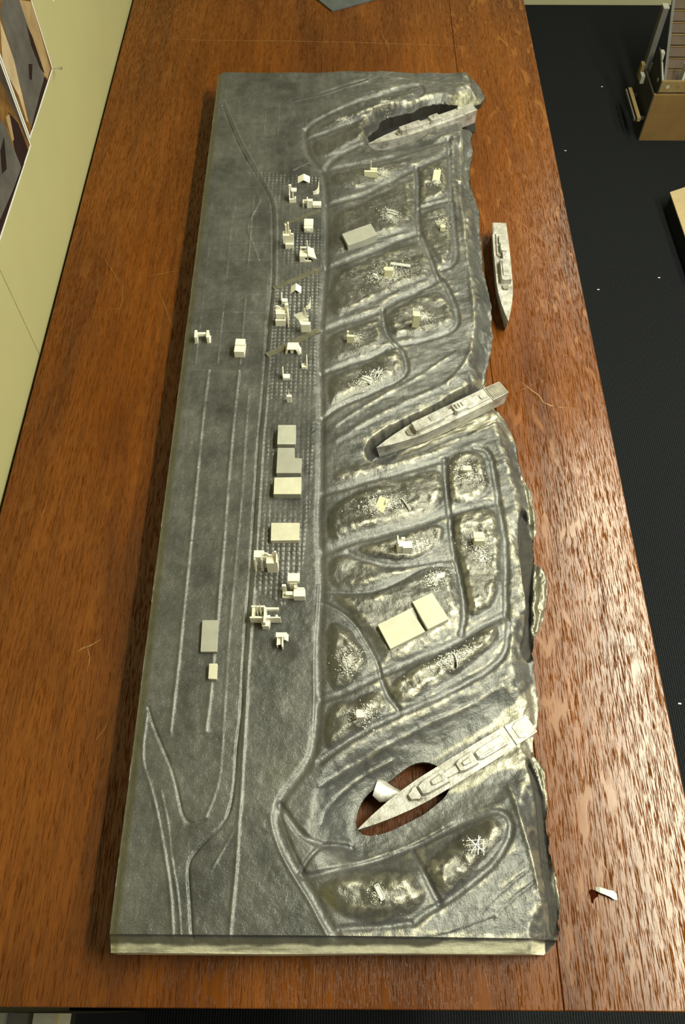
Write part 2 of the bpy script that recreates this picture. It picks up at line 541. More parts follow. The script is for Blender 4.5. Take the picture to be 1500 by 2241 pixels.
# ------------------------------------------------------------------ relief model: traced lines (pixels of the 1500 x 2241 frame)
OUT = [(478, 157), (700, 155), (1040, 158), (1052, 162), (1066, 190), (1057, 206), (1027, 220), (1012, 226), (964, 240), (925, 247), (906, 258), (873, 266), (848, 272), (832, 281), (829, 291), (811, 307), (803, 318), (819, 333), (858, 330), (906, 319), (921, 310), (950, 297), (974, 286), (991, 277), (1008, 273), (1028, 279), (1035, 293), (1031, 310), (1036, 327), (1029, 364), (1029, 401), (1041, 439), (1050, 467), (1050, 504), (1055, 546), (1057, 588), (1065, 620), (1072, 640), (1077, 674), (1077, 700), (1080, 738), (1072, 783), (1063, 817), (1064, 850), (1075, 885), (1095, 905), (1110, 925), (1122, 950), (1131, 975), (1134, 1005), (1141, 1035), (1151, 1050), (1165, 1075), (1174, 1125), (1176, 1160), (1169, 1185), (1171, 1230), (1185, 1240), (1197, 1257), (1200, 1285), (1196, 1330), (1186, 1370), (1170, 1395), (1168, 1440), (1171, 1480), (1176, 1510), (1180, 1545), (1179, 1580), (1171, 1600), (1166, 1630), (1168, 1650), (1180, 1660), (1193, 1685), (1199, 1735), (1197, 1790), (1203, 1860), (1212, 1895), (1222, 1925), (1229, 1980), (1232, 2045), (1226, 2064), (1200, 2088), (900, 2087), (600, 2086), (232, 2083)]
HOLE = [(781, 1815), (779, 1795), (787, 1764), (802, 1741), (827, 1723), (853, 1712), (879, 1689), (905, 1672), (933, 1668), (956, 1676), (985, 1690), (985, 1725), (975, 1745), (953, 1764), (930, 1782), (913, 1791), (879, 1808), (842, 1825), (799, 1831)]
STREETS = [  # width_px, depth_mm, points
    (17, 3.2, [(668, 283), (667, 299), (672, 336), (690, 359), (707, 378), (713, 420), (715, 490), (714, 560), (711, 607), (710, 630), (705, 689), (700, 748), (700, 807), (703, 856), (703, 916), (703, 967), (703, 1010), (702, 1067), (700, 1100), (698, 1150), (702, 1217), (703, 1283), (700, 1350), (697, 1417), (697, 1467), (700, 1500), (697, 1550), (690, 1617), (683, 1660), (640, 1717), (613, 1753), (607, 1783), (610, 1813), (630, 1867), (657, 1913), (687, 1960), (710, 2007), (735, 2045)]),
    (11, 3.0, [(672, 283), (690, 264), (750, 236), (820, 210), (890, 189), (915, 184), (927, 191), (924, 205), (900, 220), (840, 241), (775, 266), (710, 291), (678, 303)]),
    (9, 1.8, [(796, 232), (803, 217), (825, 209), (860, 202), (890, 195)]),
    (14, 3.0, [(709, 373), (728, 350), (747, 336), (784, 319), (803, 315)]),
    (13, 2.6, [(718, 372), (775, 361), (817, 353), (863, 342), (905, 330), (957, 314), (985, 300)]),
    (12, 3.0, [(982, 303), (985, 364), (987, 420), (992, 467), (996, 513), (1001, 560), (990, 583), (966, 590)]),
    (14, 3.0, [(718, 448), (793, 428), (826, 411), (868, 389), (905, 369), (933, 357), (966, 343), (984, 330)]),
    (12, 3.2, [(912, 364), (915, 401), (915, 443), (915, 495), (922, 513), (933, 541), (947, 574), (957, 607), (970, 612), (988, 647), (1001, 681), (1003, 707), (988, 726), (955, 738), (908, 749), (871, 755), (858, 760)]),
    (10, 2.2, [(915, 457), (947, 447), (985, 438)]),
    (16, 3.2, [(716, 587), (775, 566), (817, 549), (863, 527), (915, 510)]),
    (16, 3.2, [(712, 724), (740, 710), (780, 699), (828, 683), (850, 667), (876, 652), (910, 639), (945, 620), (960, 610)]),
    (11, 3.0, [(839, 677), (839, 699), (846, 727), (856, 746), (878, 761), (889, 783), (893, 811), (875, 830), (830, 852), (790, 870), (740, 890), (708, 915)]),
    (14, 3.0, [(706, 818), (740, 805), (787, 788), (824, 777), (850, 760)]),
    (14, 2.6, [(712, 1078), (775, 1062), (849, 1041), (924, 1022), (975, 1005)]),
    (13, 3.2, [(974, 1005), (974, 1029), (980, 1089), (986, 1141), (991, 1197), (1002, 1235), (1013, 1291), (1019, 1347), (1010, 1385)]),
    (15, 3.2, [(1040, 980), (1073, 985), (1084, 1048), (1094, 1111), (1107, 1179), (1109, 1253), (1107, 1328), (1116, 1384), (1107, 1430), (1073, 1465), (1017, 1495), (943, 1535), (852, 1570), (761, 1620), (700, 1665)]),
    (18, 3.2, [(712, 1208), (775, 1183), (849, 1166), (924, 1145), (976, 1125), (1036, 1106), (1090, 1098)]),
    (14, 2.4, [(763, 1210), (812, 1231), (868, 1240), (924, 1231), (990, 1222)]),
    (8, 1.4, [(712, 1294), (775, 1299), (831, 1293), (879, 1270), (917, 1245), (953, 1236), (990, 1240)]),
    (9, 2.2, [(710, 1320), (756, 1343), (786, 1376), (808, 1414), (827, 1451), (835, 1480)]),
    (20, 3.6, [(705, 1528), (761, 1510), (807, 1488), (843, 1470), (897, 1447), (988, 1410), (1050, 1372), (1105, 1345)]),
    (12, 3.4, [(838, 1490), (848, 1520), (872, 1550)]),
    (14, 3.0, [(613, 1760), (640, 1800), (662, 1830), (698, 1846), (770, 1848)]),
    (10, 3.0, [(657, 1913), (671, 1885), (698, 1852), (730, 1841), (760, 1843)]),
    (15, 3.4, [(665, 1917), (690, 1915), (761, 1896), (852, 1868), (925, 1841), (988, 1808), (1056, 1780), (1092, 1771), (1119, 1788), (1119, 1828), (1092, 1880), (1038, 1929), (979, 1972), (935, 1995), (905, 2020)]),
    (15, 3.6, [(908, 1862), (925, 1900), (945, 1945), (962, 1975)]),
    (14, 3.0, [(745, 2032), (829, 2028), (897, 2020)]),
]
MOUNDS = [  # height_mm, edge_mm, points
    (9, 15, [(689, 1937), (761, 1909), (834, 1893), (888, 1896), (915, 1923), (938, 1968), (897, 2000), (843, 2018), (784, 2014), (739, 1995)]),
    (10, 16, [(929, 1896), (970, 1855), (1033, 1810), (1074, 1787), (1097, 1796), (1106, 1814), (1079, 1859), (1033, 1909), (979, 1959), (956, 1950), (938, 1914)]),
    (9, 13, [(852, 1506), (870, 1483), (925, 1451), (988, 1424), (1042, 1393), (1079, 1365), (1092, 1379), (1088, 1406), (1051, 1438), (988, 1479), (934, 1515), (884, 1542), (866, 1533)]),
    (8, 15, [(716, 1365), (739, 1361), (770, 1383), (798, 1424), (807, 1461), (761, 1497), (716, 1510)]),
    (7, 14, [(711, 1547), (770, 1533), (825, 1510), (855, 1547), (798, 1587), (752, 1615), (711, 1645)]),
    (4, 14, [(725, 1300), (790, 1306), (850, 1293), (905, 1258), (955, 1243), (985, 1245), (1000, 1290), (1009, 1350), (990, 1385), (900, 1430), (845, 1455), (833, 1440), (803, 1385), (760, 1335)]),
    (6.5, 12, [(991, 1122), (1036, 1114), (1080, 1108), (1092, 1160), (1098, 1235), (1089, 1309), (1051, 1347), (1028, 1347), (1017, 1283), (995, 1216)]),
    (7, 12, [(984, 1003), (1017, 988), (1055, 992), (1066, 1029), (1072, 1074), (1036, 1096), (991, 1102), (980, 1059)]),
    (5.5, 13, [(719, 1111), (775, 1082), (849, 1055), (924, 1037), (966, 1030), (972, 1104), (924, 1130), (849, 1149), (775, 1164), (719, 1190)]),
    (5.5, 9, [(775, 1201), (849, 1182), (924, 1159), (969, 1149), (973, 1179), (939, 1212), (879, 1227), (823, 1220)]),
    (4, 12, [(719, 1227), (763, 1212), (812, 1240), (868, 1247), (909, 1243), (879, 1261), (823, 1281), (775, 1288), (722, 1284)]),
    (5, 12, [(718, 830), (760, 812), (800, 797), (840, 779), (866, 769), (881, 787), (880, 805), (862, 824), (830, 841), (790, 856), (735, 880), (720, 890)]),
    (4, 12, [(716, 738), (760, 722), (826, 697), (834, 720), (844, 742), (820, 762), (780, 775), (716, 795)]),
    (5, 12, [(850, 690), (872, 670), (910, 654), (955, 637), (973, 650), (988, 675), (993, 700), (978, 713), (930, 727), (880, 737), (862, 735), (850, 712)]),
    (4, 12, [(724, 605), (780, 580), (850, 550), (915, 526), (935, 560), (947, 595), (933, 606), (880, 626), (830, 650), (780, 675), (720, 700)]),
    (4, 14, [(726, 474), (760, 459), (800, 443), (840, 424), (888, 399), (902, 403), (905, 450), (905, 490), (860, 508), (790, 538), (724, 564)]),
    (4, 10, [(724, 385), (770, 374), (830, 364), (890, 352), (885, 366), (848, 388), (800, 408), (770, 412), (730, 405)]),
    (4.5, 10, [(922, 370), (960, 354), (976, 350), (978, 400), (976, 426), (945, 437), (922, 444), (920, 400)]),
    (4.5, 10, [(922, 472), (945, 461), (980, 453), (986, 500), (990, 555), (975, 575), (962, 576), (945, 545), (927, 510)]),
    (3.5, 10, [(690, 282), (760, 254), (830, 226), (895, 202), (912, 204), (880, 219), (800, 247), (720, 280)]),
    (3, 10, [(683, 312), (710, 304), (780, 277), (826, 264), (810, 296), (750, 325), (715, 345), (690, 340)]),
    (4, 12, [(720, 1050), (770, 1010), (840, 1010), (930, 990), (1000, 970), (960, 996), (870, 1025), (770, 1050)]),
]
RIDGES = [  # width_px, height_mm (+ up, - down), points
    (7, 1.5, [(457, 810), (445, 900), (435, 1000), (422, 1133), (417, 1183), (407, 1283), (400, 1350), (392, 1433), (383, 1510), (373, 1600)]),
    (7, 1.5, [(523, 812), (513, 900), (502, 1017), (493, 1133), (490, 1183), (478, 1317), (474, 1380), (467, 1430), (462, 1510), (450, 1600)]),
    (5, 1.0, [(417, 1186), (455, 1184), (490, 1184)]),
    (4, 0.8, [(420, 808), (457, 810), (523, 812)]),
    (4, -0.9, [(378, 1609), (420, 1609), (470, 1608)]),
    (6, 0.7, [(545, 850), (538, 933), (530, 1067), (520, 1177), (507, 1317), (500, 1400), (492, 1530), (485, 1650), (478, 1720), (450, 1790)]),
    (4.5, -2.4, [(488, 231), (504, 275), (527, 327), (560, 383), (590, 430), (597, 462), (597, 610), (588, 699), (578, 822), (570, 921), (566, 950), (558, 1083), (551, 1200), (545, 1283), (538, 1367), (531, 1467), (528, 1560), (518, 1633), (514, 1717), (502, 1783), (482, 1813), (450, 1840), (420, 1873), (411, 1900), (416, 1967), (421, 2053)]),
    (6, 1.7, [(492, 222), (512, 272), (535, 322), (568, 378), (598, 430), (606, 462), (605, 610), (597, 699), (588, 822), (580, 921), (576, 950), (568, 1083), (561, 1200), (556, 1283), (550, 1367), (542, 1467), (538, 1560), (533, 1633), (527, 1750), (522, 1800), (517, 1900), (508, 1983), (502, 2053)]),
    (5, -1.8, [(325, 1548), (335, 1585), (353, 1627), (377, 1683), (390, 1733), (400, 1787), (420, 1805), (450, 1795)]),
    (6, 1.2, [(322, 1560), (308, 1660), (330, 1720), (347, 1793), (363, 1883), (375, 1967), (378, 2053)]),
    (4, 0.9, [(352, 1730), (368, 1800), (375, 1880), (390, 1960), (396, 2050)]),
    (4, 0.8, [(465, 1900), (500, 1840), (520, 1800)]),
    (6, -1.3, [(500, 180), (530, 190), (560, 198), (607, 215), (639, 218), (700, 205), (770, 183), (803, 173)]),
    (5, 0.9, [(640, 223), (702, 210), (772, 188), (805, 178)]),
    (5, 0.9, [(641, 372), (660, 363), (678, 354)]),
    (5, 1.0, [(560, 418), (572, 436), (552, 470), (540, 500), (552, 530), (566, 570)]),
    (10, 2.0, [(1008, 300), (1013, 364), (1008, 430), (1016, 500), (1026, 560), (1030, 620), (1040, 680), (1040, 740), (1025, 790), (980, 840)]),
    (12, 1.6, [(735, 965), (800, 925), (880, 885), (960, 850), (1010, 820)]),
    (9, 1.4, [(735, 930), (790, 895), (870, 850), (940, 810), (1000, 770)]),
    (10, 1.6, [(700, 1720), (760, 1680), (850, 1625), (930, 1585), (1020, 1545), (1100, 1500)]),
    (8, 1.5, [(704, 1800), (712, 1770), (740, 1735), (790, 1690), (860, 1655)]),
    (8, 1.2, [(680, 1908), (761, 1889), (852, 1861), (925, 1833), (970, 1806)]),
    (10, 2.0, [(1120, 1720), (1135, 1770), (1150, 1830), (1165, 1880), (1178, 1940), (1188, 1980)]),
    (6, -1.0, [(1050, 2000), (1100, 1950), (1160, 1900)]), (6, -0.9, [(1090, 2000), (1130, 1960), (1170, 1930)]),
    (6, -0.9, [(930, 2055), (1000, 2040), (1080, 2010)]),
    (5, -1.4, [(610, 1765), (622, 1810), (645, 1870), (668, 1910)]),
    (7, 1.3, [(592, 1786), (596, 1816), (616, 1872), (645, 1922), (675, 1968), (698, 2012), (716, 2045)]),
    (5, 1.1, [(697, 1280), (693, 1350), (688, 1420), (686, 1480), (688, 1540), (684, 1610)]),
]
VALLEYS = [  # floor_mm, edge_mm, points
    (13, 14, [(818, 984), (838, 962), (902, 921), (982, 880), (1040, 846), (1062, 832), (1062, 850), (1095, 900), (1060, 915), (1000, 938), (930, 970), (870, 999), (830, 1003)]),
    (21, 55, [(775, 1815), (790, 1745), (860, 1695), (940, 1650), (1000, 1620), (1080, 1585), (1178, 1560), (1170, 1650), (1120, 1690), (1050, 1722), (960, 1775), (880, 1825), (800, 1838)]),
]
TROUGHS = [
    [(1135, 1150), (1142, 1120), (1160, 1150), (1170, 1190), (1170, 1232), (1166, 1255), (1162, 1330), (1160, 1395), (1166, 1440), (1150, 1450), (1138, 1420), (1150, 1395), (1150, 1330), (1142, 1290), (1135, 1210)],
    [(1150, 1665), (1168, 1685), (1186, 1740), (1192, 1800), (1200, 1870), (1211, 1910), (1221, 1960), (1224, 2030), (1208, 2050), (1203, 1980), (1190, 1920), (1182, 1850), (1178, 1780), (1168, 1720)],
]
LIPS = [
    [(1138, 1038), (1151, 1046), (1165, 1067), (1178, 1125), (1180, 1160), (1170, 1183), (1160, 1150), (1154, 1100), (1144, 1065)],
    [(1172, 1228), (1187, 1236), (1201, 1255), (1205, 1285), (1200, 1335), (1188, 1375), (1168, 1397), (1165, 1340), (1172, 1280)],
    [(1158, 1648), (1182, 1658), (1197, 1685), (1203, 1735), (1199, 1785), (1190, 1745), (1178, 1705)],
    [(1203, 1875), (1217, 1897), (1228, 1930), (1236, 1990), (1236, 2040), (1224, 2010), (1214, 1940)],
]
SILVER = [
    [(860, 1000), (940, 960), (1020, 920), (1085, 882), (1110, 925), (1125, 965), (1100, 945), (1060, 930), (980, 955), (900, 995)],
    [(1030, 855), (1050, 830), (1064, 815), (1068, 850), (1050, 850)],
    [(955, 1738), (1040, 1690), (1110, 1650), (1168, 1600), (1170, 1655), (1140, 1690), (1090, 1690), (1050, 1715), (985, 1748)],
    [(935, 1668), (1000, 1625), (1070, 1590), (1140, 1530), (1168, 1480), (1184, 1545), (1175, 1600), (1070, 1602), (1000, 1642), (960, 1672)],
]
OLIVE = [
    [(985, 220), (1000, 200), (1035, 192), (1060, 196), (1056, 208), (1020, 224), (1000, 228)],
    [(690, 1945), (720, 1945), (740, 1970), (745, 2000), (720, 1985)],
]
STAIN = [(560, 1690), (640, 1650), (700, 1640), (680, 1690), (620, 1740), (560, 1790), (540, 1760)]
GRID = [(548, 372), (705, 385), (708, 500), (702, 640), (694, 800), (692, 920), (680, 1100), (663, 1240), (620, 1330), (556, 1290), (566, 1100), (580, 921), (597, 699), (605, 610), (606, 470), (596, 440)]
PANELS = [
    [(510, 215), (600, 225), (690, 260), (672, 300), (690, 365), (560, 372), (530, 310)],
    [(455, 330), (500, 300), (580, 430), (590, 640), (578, 800), (420, 800), (430, 560)],
]


def zbase(x, y):
    """Height of the smooth base of the relief, before streets and mounds."""
    t = np.clip((np.asarray(x) + 0.02) / 0.24, 0, 1)
    t = t * t * (3 - 2 * t)
    return 0.054 * (1 - t) + 0.036 * t


def W(p, zf=zbase):
    z = 0.04
    for _ in range(6):
        x, y = P(p[0], p[1], z)
        z = float(zf(x, y))
    return x, y


def Ws(pts):
    return np.array([W(p) for p in pts])


def seg_dist(X, Y, pts, closed=False):
    """distance from points to a polyline"""
    d2 = np.full(X.shape, 1e9)
    n = len(pts)
    for i in range(n if closed else n - 1):
        ax, ay = pts[i]
        bx, by = pts[(i + 1) % n]
        dx, dy = bx - ax, by - ay
        l2 = dx * dx + dy * dy + 1e-18
        t = np.clip(((X - ax) * dx + (Y - ay) * dy) / l2, 0, 1)
        qx, qy = ax + t * dx - X, ay + t * dy - Y
        np.minimum(d2, qx * qx + qy * qy, out=d2)
    return np.sqrt(d2)


def inside(X, Y, pts):
    r = np.zeros(X.shape, bool)
    n = len(pts)
    for i in range(n):
        ax, ay = pts[i]
        bx, by = pts[(i + 1) % n]
        if ay == by:
            continue
        c = (ay > Y) != (by > Y)
        r ^= c & (X < (bx - ax) * (Y - ay) / (by - ay) + ax)
    return r


def sdist(X, Y, pts):
    d = seg_dist(X, Y, pts, True)
    return np.where(inside(X, Y, pts), d, -d)


def smooth_poly(pts, k=2):
    for _ in range(k):
        q = np.roll(pts, -1, 0)
        pts = np.stack([0.75 * pts + 0.25 * q, 0.25 * pts + 0.75 * q], 1).reshape(-1, 2)
    return pts


def smooth_line(pts, k=2):
    for _ in range(k):
        a, b_ = pts[:-1], pts[1:]
        mid_ = np.stack([0.75 * a + 0.25 * b_, 0.25 * a + 0.75 * b_], 1).reshape(-1, 2)
        pts = np.vstack([pts[:1], mid_, pts[-1:]])
    return pts


def vnoise(X, Y, s, seed):
    r = np.random.RandomState(seed)
    lat = r.rand(128, 128)
    u, v = X / s + 50.3, Y / s + 40.7
    i, j = np.floor(u).astype(int), np.floor(v).astype(int)
    fu, fv = u - i, v - j
    fu, fv = fu * fu * (3 - 2 * fu), fv * fv * (3 - 2 * fv)
    g = lambda a, c_: lat[a % 128, c_ % 128]
    return (g(i, j) * (1 - fu) + g(i + 1, j) * fu) * (1 - fv) + (g(i, j + 1) * (1 - fu) + g(i + 1, j + 1) * fu) * fv - 0.5


def fbm(X, Y, s, seed, o=4):
    return sum(vnoise(X, Y, s / 2 ** k, seed + k) / 2 ** k for k in range(o))


def sst(t):
    t = np.clip(t, 0, 1)
    return t * t * (3 - 2 * t)


STEP = 0.00125
gx = np.arange(-0.285, 0.285, STEP)
gy = np.arange(0.02, 1.70, STEP)
NX, NY = len(gx), len(gy)
X, Y = np.meshgrid(gx, gy)                      # [NY, NX]


def zout(p):
    left = p[0] < 700 and not (1000 > p[0] > 470 and p[1] < 160 and p[0] > 690)
    return 0.054 if (p[0] < 760 and (p[1] < 200 or p[1] > 2000 or p[0] < 500)) else (0.030 if p[1] < 230 else (0.012 if p[1] < 2040 else 0.03))


zo_ = [0.016 if 17 <= i <= 25 else zout(p) for i, p in enumerate(OUT)]
out = np.array([P(p[0], p[1], z_) for p, z_ in zip(OUT, zo_)])
hole = smooth_poly(np.array([P(p[0], p[1], 0.020) for p in HOLE]), 1)
rag = np.random.RandomState(5)
# ragged torn shore: subdivide the right-hand side and jitter it
o2 = []
for i in range(len(out)):
    a_, b_ = out[i], out[(i + 1) % len(out)]
    o2.append(a_)
    if 3 <= i < len(out) - 6:
        n = max(1, int(np.hypot(*(b_ - a_)) / 0.006))
        nv = np.array([-(b_ - a_)[1], (b_ - a_)[0]])
        nv = nv / (np.hypot(*nv) + 1e-9)
        for k in range(1, n):
            o2.append(a_ + (b_ - a_) * k / n + nv * rag.uniform(-0.0011, 0.0011))
out = np.array(o2)
ins = inside(X, Y, out) & ~inside(X, Y, hole)

zb = zbase(X, Y)
Z = zb.copy()
# shore fall-off (right side only)
iR = [i for i, p in enumerate(out)]
shore = np.array([P(p[0], p[1], z_) for p, z_ in zip(OUT[3:-4], zo_[3:-4])])
dsh = seg_dist(X, Y, shore)
slotmask = ((Y > 1.30) & (Y < 1.62) & (X < 0.22))
lowbank = slotmask & (Y < 1.30 + 0.62 * (X - 0.04))
fall_w = np.where(slotmask, 0.014, 0.034)
zl = np.where(lowbank, 0.014, np.where(slotmask, 0.024, 0.010))
lb = sst((0.05 - np.abs(dsh)) / 0.05) * sst((X - 0.02) / 0.04) * sst((Y - 1.18) / 0.06) * sst((1.42 - Y) / 0.03)
Z = Z * (1 - 0.5 * lb)
fall = sst(dsh / fall_w)
wob = fbm(X, Y, 0.045, 70)
zshore = zl + (np.maximum(Z, zl) - zl) * sst(dsh / (fall_w * (1 + 0.6 * wob)))
Z = np.minimum(Z, zshore)
A_sil, A_oli, A_drk = np.zeros_like(Z), np.zeros_like(Z), np.zeros_like(Z)
A_crm, A_str, A_mnd = np.zeros_like(Z), np.zeros_like(Z), np.zeros_like(Z)
A_drk = np.maximum(A_drk, 0.85 * slotmask * (1 - sst(dsh / 0.008)) * (X < 0.16) * (X > 0.045))  # shade of the uppermost inlet painted dark onto its banks


def window(pts, pad):
    a_, b_ = pts.min(0) - pad, pts.max(0) + pad
    i0, i1 = np.searchsorted(gx, [a_[0], b_[0]])
    j0, j1 = np.searchsorted(gy, [a_[1], b_[1]])
    return slice(j0, j1), slice(i0, i1)


def px2m(pts):
    p = pts[len(pts) // 2]
    a_, b_ = W(p), W((p[0] + 10, p[1]))
    return math.hypot(a_[0] - b_[0], a_[1] - b_[1]) / 10


for fl_mm, e_mm, pts in VALLEYS:
    w = smooth_poly(Ws(pts), 2)
    s = window(w, e_mm / 1000 + 0.01)
    d = sdist(X[s], Y[s], w)
    k = sst((d + e_mm / 1000 + 0.010 * fbm(X[s], Y[s], 0.05, 33)) / (e_mm / 1000))
    Z[s] = Z[s] * (1 - k) + np.minimum(Z[s], fl_mm / 1000) * k
for h_mm, e_mm, pts in MOUNDS:
    w = smooth_poly(Ws(pts), 2)
    s = window(w, 0.01)
    d = sdist(X[s], Y[s], w) + 0.0035 * fbm(X[s], Y[s], 0.02, 91)
    k = sst((d + 0.003) / (e_mm * 1.05 / 1000)) * 0.85 + 0.15 * sst((d + 0.003) / 0.006)
    amp = 0.85 * h_mm / 1000 * (1 + 0.7 * fbm(X[s], Y[s], 0.04, 17))
    Z[s] += k * amp + k * (0.0020 * fbm(X[s], Y[s], 0.026, 41, 5)) * min(1, h_mm / 6)
    A_mnd[s] = np.maximum(A_mnd[s], sst((d + 0.0015 + 0.003 * fbm(X[s], Y[s], 0.012, 77)) / 0.005) * min(1, 0.45 + h_mm / 14))
for w_px, d_mm, pts in STREETS:
    w = smooth_line(Ws(pts), 2)
    wm = w_px * px2m(pts) / 2
    s = window(w, wm * 2.5)
    d = seg_dist(X[s], Y[s], w)
    k = np.exp(-np.abs(d / (wm * 0.98)) ** 2.6) * (1 + 0.35 * fbm(X[s], Y[s], 0.03, 51))
    keep = np.clip(dsh[s] / 0.02, 0, 1)
    Z[s] -= k * 0.85 * d_mm / 1000 * keep
    A_mnd[s] *= np.clip(1 - k, 0, 1)
    A_str[s] = np.maximum(A_str[s], np.exp(-(d / (wm * 0.8)) ** 4))
for w_px, h_mm, pts in RIDGES:
    w = smooth_line(Ws(pts), 2)
    wm = w_px * px2m(pts) / 2
    s = window(w, wm * 3)
    d = seg_dist(X[s], Y[s], w)
    k = np.exp(-(d / wm) ** 2)
    mod = 1 + 0.9 * fbm(X[s], Y[s], 0.03, 55)
    Z[s] += k * h_mm / 1000 * mod
    if h_mm > 0:
        A_str[s] = np.maximum(A_str[s], k * 0.8)
# raised pads of the gridded strip, and thin scribed panel lines
w = Ws(GRID)
s = window(w, 0.005)
d = sdist(X[s], Y[s], w)
mk_ = sst(d / 0.004) * np.clip(0.75 + 1.6 * fbm(X[s], Y[s], 0.06, 23), 0.15, 1.2)
for y_ in np.zeros(1):
    pu, pv = 0.0070, 0.0072
    cu = np.abs(((X[s] + 0.004 * (Y[s])) / pu) % 1 - 0.5)
    cv = np.abs((Y[s] / pv) % 1 - 0.5)
    pad = sst((0.42 - cu) / 0.14) * sst((0.42 - cv) / 0.14)
    Z[s] += mk_ * pad * (0.0015 + 0.0012 * fbm(X[s], Y[s], 0.009, 83))
for pts, pu, pv in ((PANELS[0], 0.026, 0.030), (PANELS[1], 0.034, 0.040)):
    w = Ws(pts)
    s = window(w, 0.005)
    d = sdist(X[s], Y[s], w)
    mk_ = sst(d / 0.006) * np.clip(0.55 + 2.2 * fbm(X[s], Y[s], 0.07, 29), 0, 1.2)
    cu = np.abs(((X[s] + 0.01 * Y[s]) / pu) % 1 - 0.5) * pu
    cv = np.abs((Y[s] / pv) % 1 - 0.5) * pv
    ln = np.maximum(np.exp(-(cu / 0.0011) ** 2), np.exp(-(cv / 0.0011) ** 2))
    Z[s] += mk_ * ln * 0.0009
    A_str[s] = np.maximum(A_str[s], mk_ * ln * 1.0)
# general unevenness, streaks running down to the shore on the right half
right = sst((X + 0.02) / 0.05)
Z += 0.0007 * fbm(X, Y, 0.05, 3, 5) * 1.4 + 0.00035 * fbm(X, Y, 0.008, 7, 3) * 1.6
ca, sa = math.cos(math.radians(24)), math.sin(math.radians(24))
U_, V_ = X * ca + Y * sa, -X * sa + Y * ca
Z += right * (0.0016 * fbm(U_ * 0.28, V_, 0.014, 13, 4) + 0.0012 * fbm(U_ * 0.5, V_, 0.03, 19, 3))
Z += (1 - fall) * 0.0035 * fbm(X, Y * 0.45, 0.012, 67, 4)
# troughs behind the torn metal lips, then the lips
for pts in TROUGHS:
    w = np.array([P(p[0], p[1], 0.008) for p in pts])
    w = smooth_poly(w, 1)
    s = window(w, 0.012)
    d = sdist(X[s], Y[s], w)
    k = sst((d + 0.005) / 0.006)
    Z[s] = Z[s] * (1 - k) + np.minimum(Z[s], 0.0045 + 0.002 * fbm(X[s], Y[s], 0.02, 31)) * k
    A_drk[s] = np.maximum(A_drk[s], sst((d + 0.003) / 0.004))  # dark colour stands for the shadowed gap behind each lip
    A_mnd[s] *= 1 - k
LIPW = []
for pts in LIPS:
    w = smooth_poly(np.array([P(p[0], p[1], 0.010) for p in pts]), 1)
    LIPW.append(w)
    s = window(w, 0.008)
    d = sdist(X[s], Y[s], w)
    k = sst((d + 0.002) / 0.005)
    d = d + 0.0035 * fbm(X[s], Y[s], 0.016, 85)
    k = sst((d + 0.002) / 0.005)
    tgt = 0.006 + 0.007 * sst(d / 0.009) + 0.006 * fbm(X[s], Y[s], 0.014, 87)
    Z[s] = Z[s] * (1 - k) + tgt * k
    A_sil[s] = np.maximum(A_sil[s], sst((d + 0.001) / 0.003))
    A_drk[s] *= 1 - k
    A_mnd[s] *= 1 - k
for pts in SILVER:
    w = smooth_poly(np.array([P(p[0], p[1], 0.014) for p in pts]), 1)
    s = window(w, 0.008)
    d = sdist(X[s], Y[s], w) + 0.006 * fbm(X[s], Y[s], 0.02, 37)
    A_sil[s] = np.maximum(A_sil[s], sst((d + 0.002) / 0.004))
    Z[s] += sst(d / 0.006) * 0.003 * fbm(U_[s] * 0.3, V_[s], 0.012, 43)
for pts in OLIVE:
    w = Ws(pts)
    s = window(w, 0.01)
    d = sdist(X[s], Y[s], w) + 0.008 * fbm(X[s], Y[s], 0.02, 47)
    A_oli[s] = np.maximum(A_oli[s], sst((d + 0.004) / 0.008))
w = Ws(STAIN)
s = window(w, 0.03)
d = sdist(X[s], Y[s], w) + 0.03 * fbm(X[s], Y[s], 0.05, 48)
A_oli[s] = np.maximum(A_oli[s], 0.35 * sst((d + 0.01) / 0.03))
# rounded rims: left side, far side, pale bevel along the near side
L0, L1 = P(478, 157, 0.054), P(232, 2083, 0.054)
ll = math.hypot(L1[0] - L0[0], L1[1] - L0[1])
dl = ((X - L0[0]) * (L1[1] - L0[1]) - (Y - L0[1]) * (L1[0] - L0[0])) / -ll
dl = np.abs(dl)
Z -= 0.0045 * (1 - sst(dl / 0.011))
A_oli = np.maximum(A_oli, 0.55 * (1 - sst((dl - 0.007) / 0.005)))
ynear = P(700, 2086, 0.05)[1]
dn = Y - ynear
kn = 1 - np.clip(dn / 0.0155, 0, 1)
Z -= np.where(kn > 0, 0.004 + 0.012 * kn, 0) * sst((0.0165 - dn) / 0.002)
A_crm = np.maximum(A_crm, sst((0.0085 + 0.006 * sst((X - 0.08) / 0.04) - dn + 0.003 * fbm(X, Y, 0.02, 61)) / 0.003) * np.where(X < 0.2165, 1, 0.0))
A_oli = np.maximum(A_oli, 0.7 * sst((0.0145 - dn) / 0.002) * (X < 0.215))
yfar = P(700, 155, 0.054)[1]
Z -= 0.004 * (1 - sst((yfar - Y) / 0.008))
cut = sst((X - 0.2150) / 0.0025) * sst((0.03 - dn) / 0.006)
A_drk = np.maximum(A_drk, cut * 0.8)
# charred patch beside the last small house on the strip
w = Ws([(604, 1420), (640, 1395), (662, 1420), (655, 1445), (630, 1455), (606, 1440)])
s = window(w, 0.03)
d = sdist(X[s], Y[s], w) + 0.012 * fbm(X[s], Y[s], 0.02, 63)
A_drk[s] = np.maximum(A_drk[s], 0.75 * sst((d + 0.006) / 0.012))
Z = np.maximum(Z, 0.003)


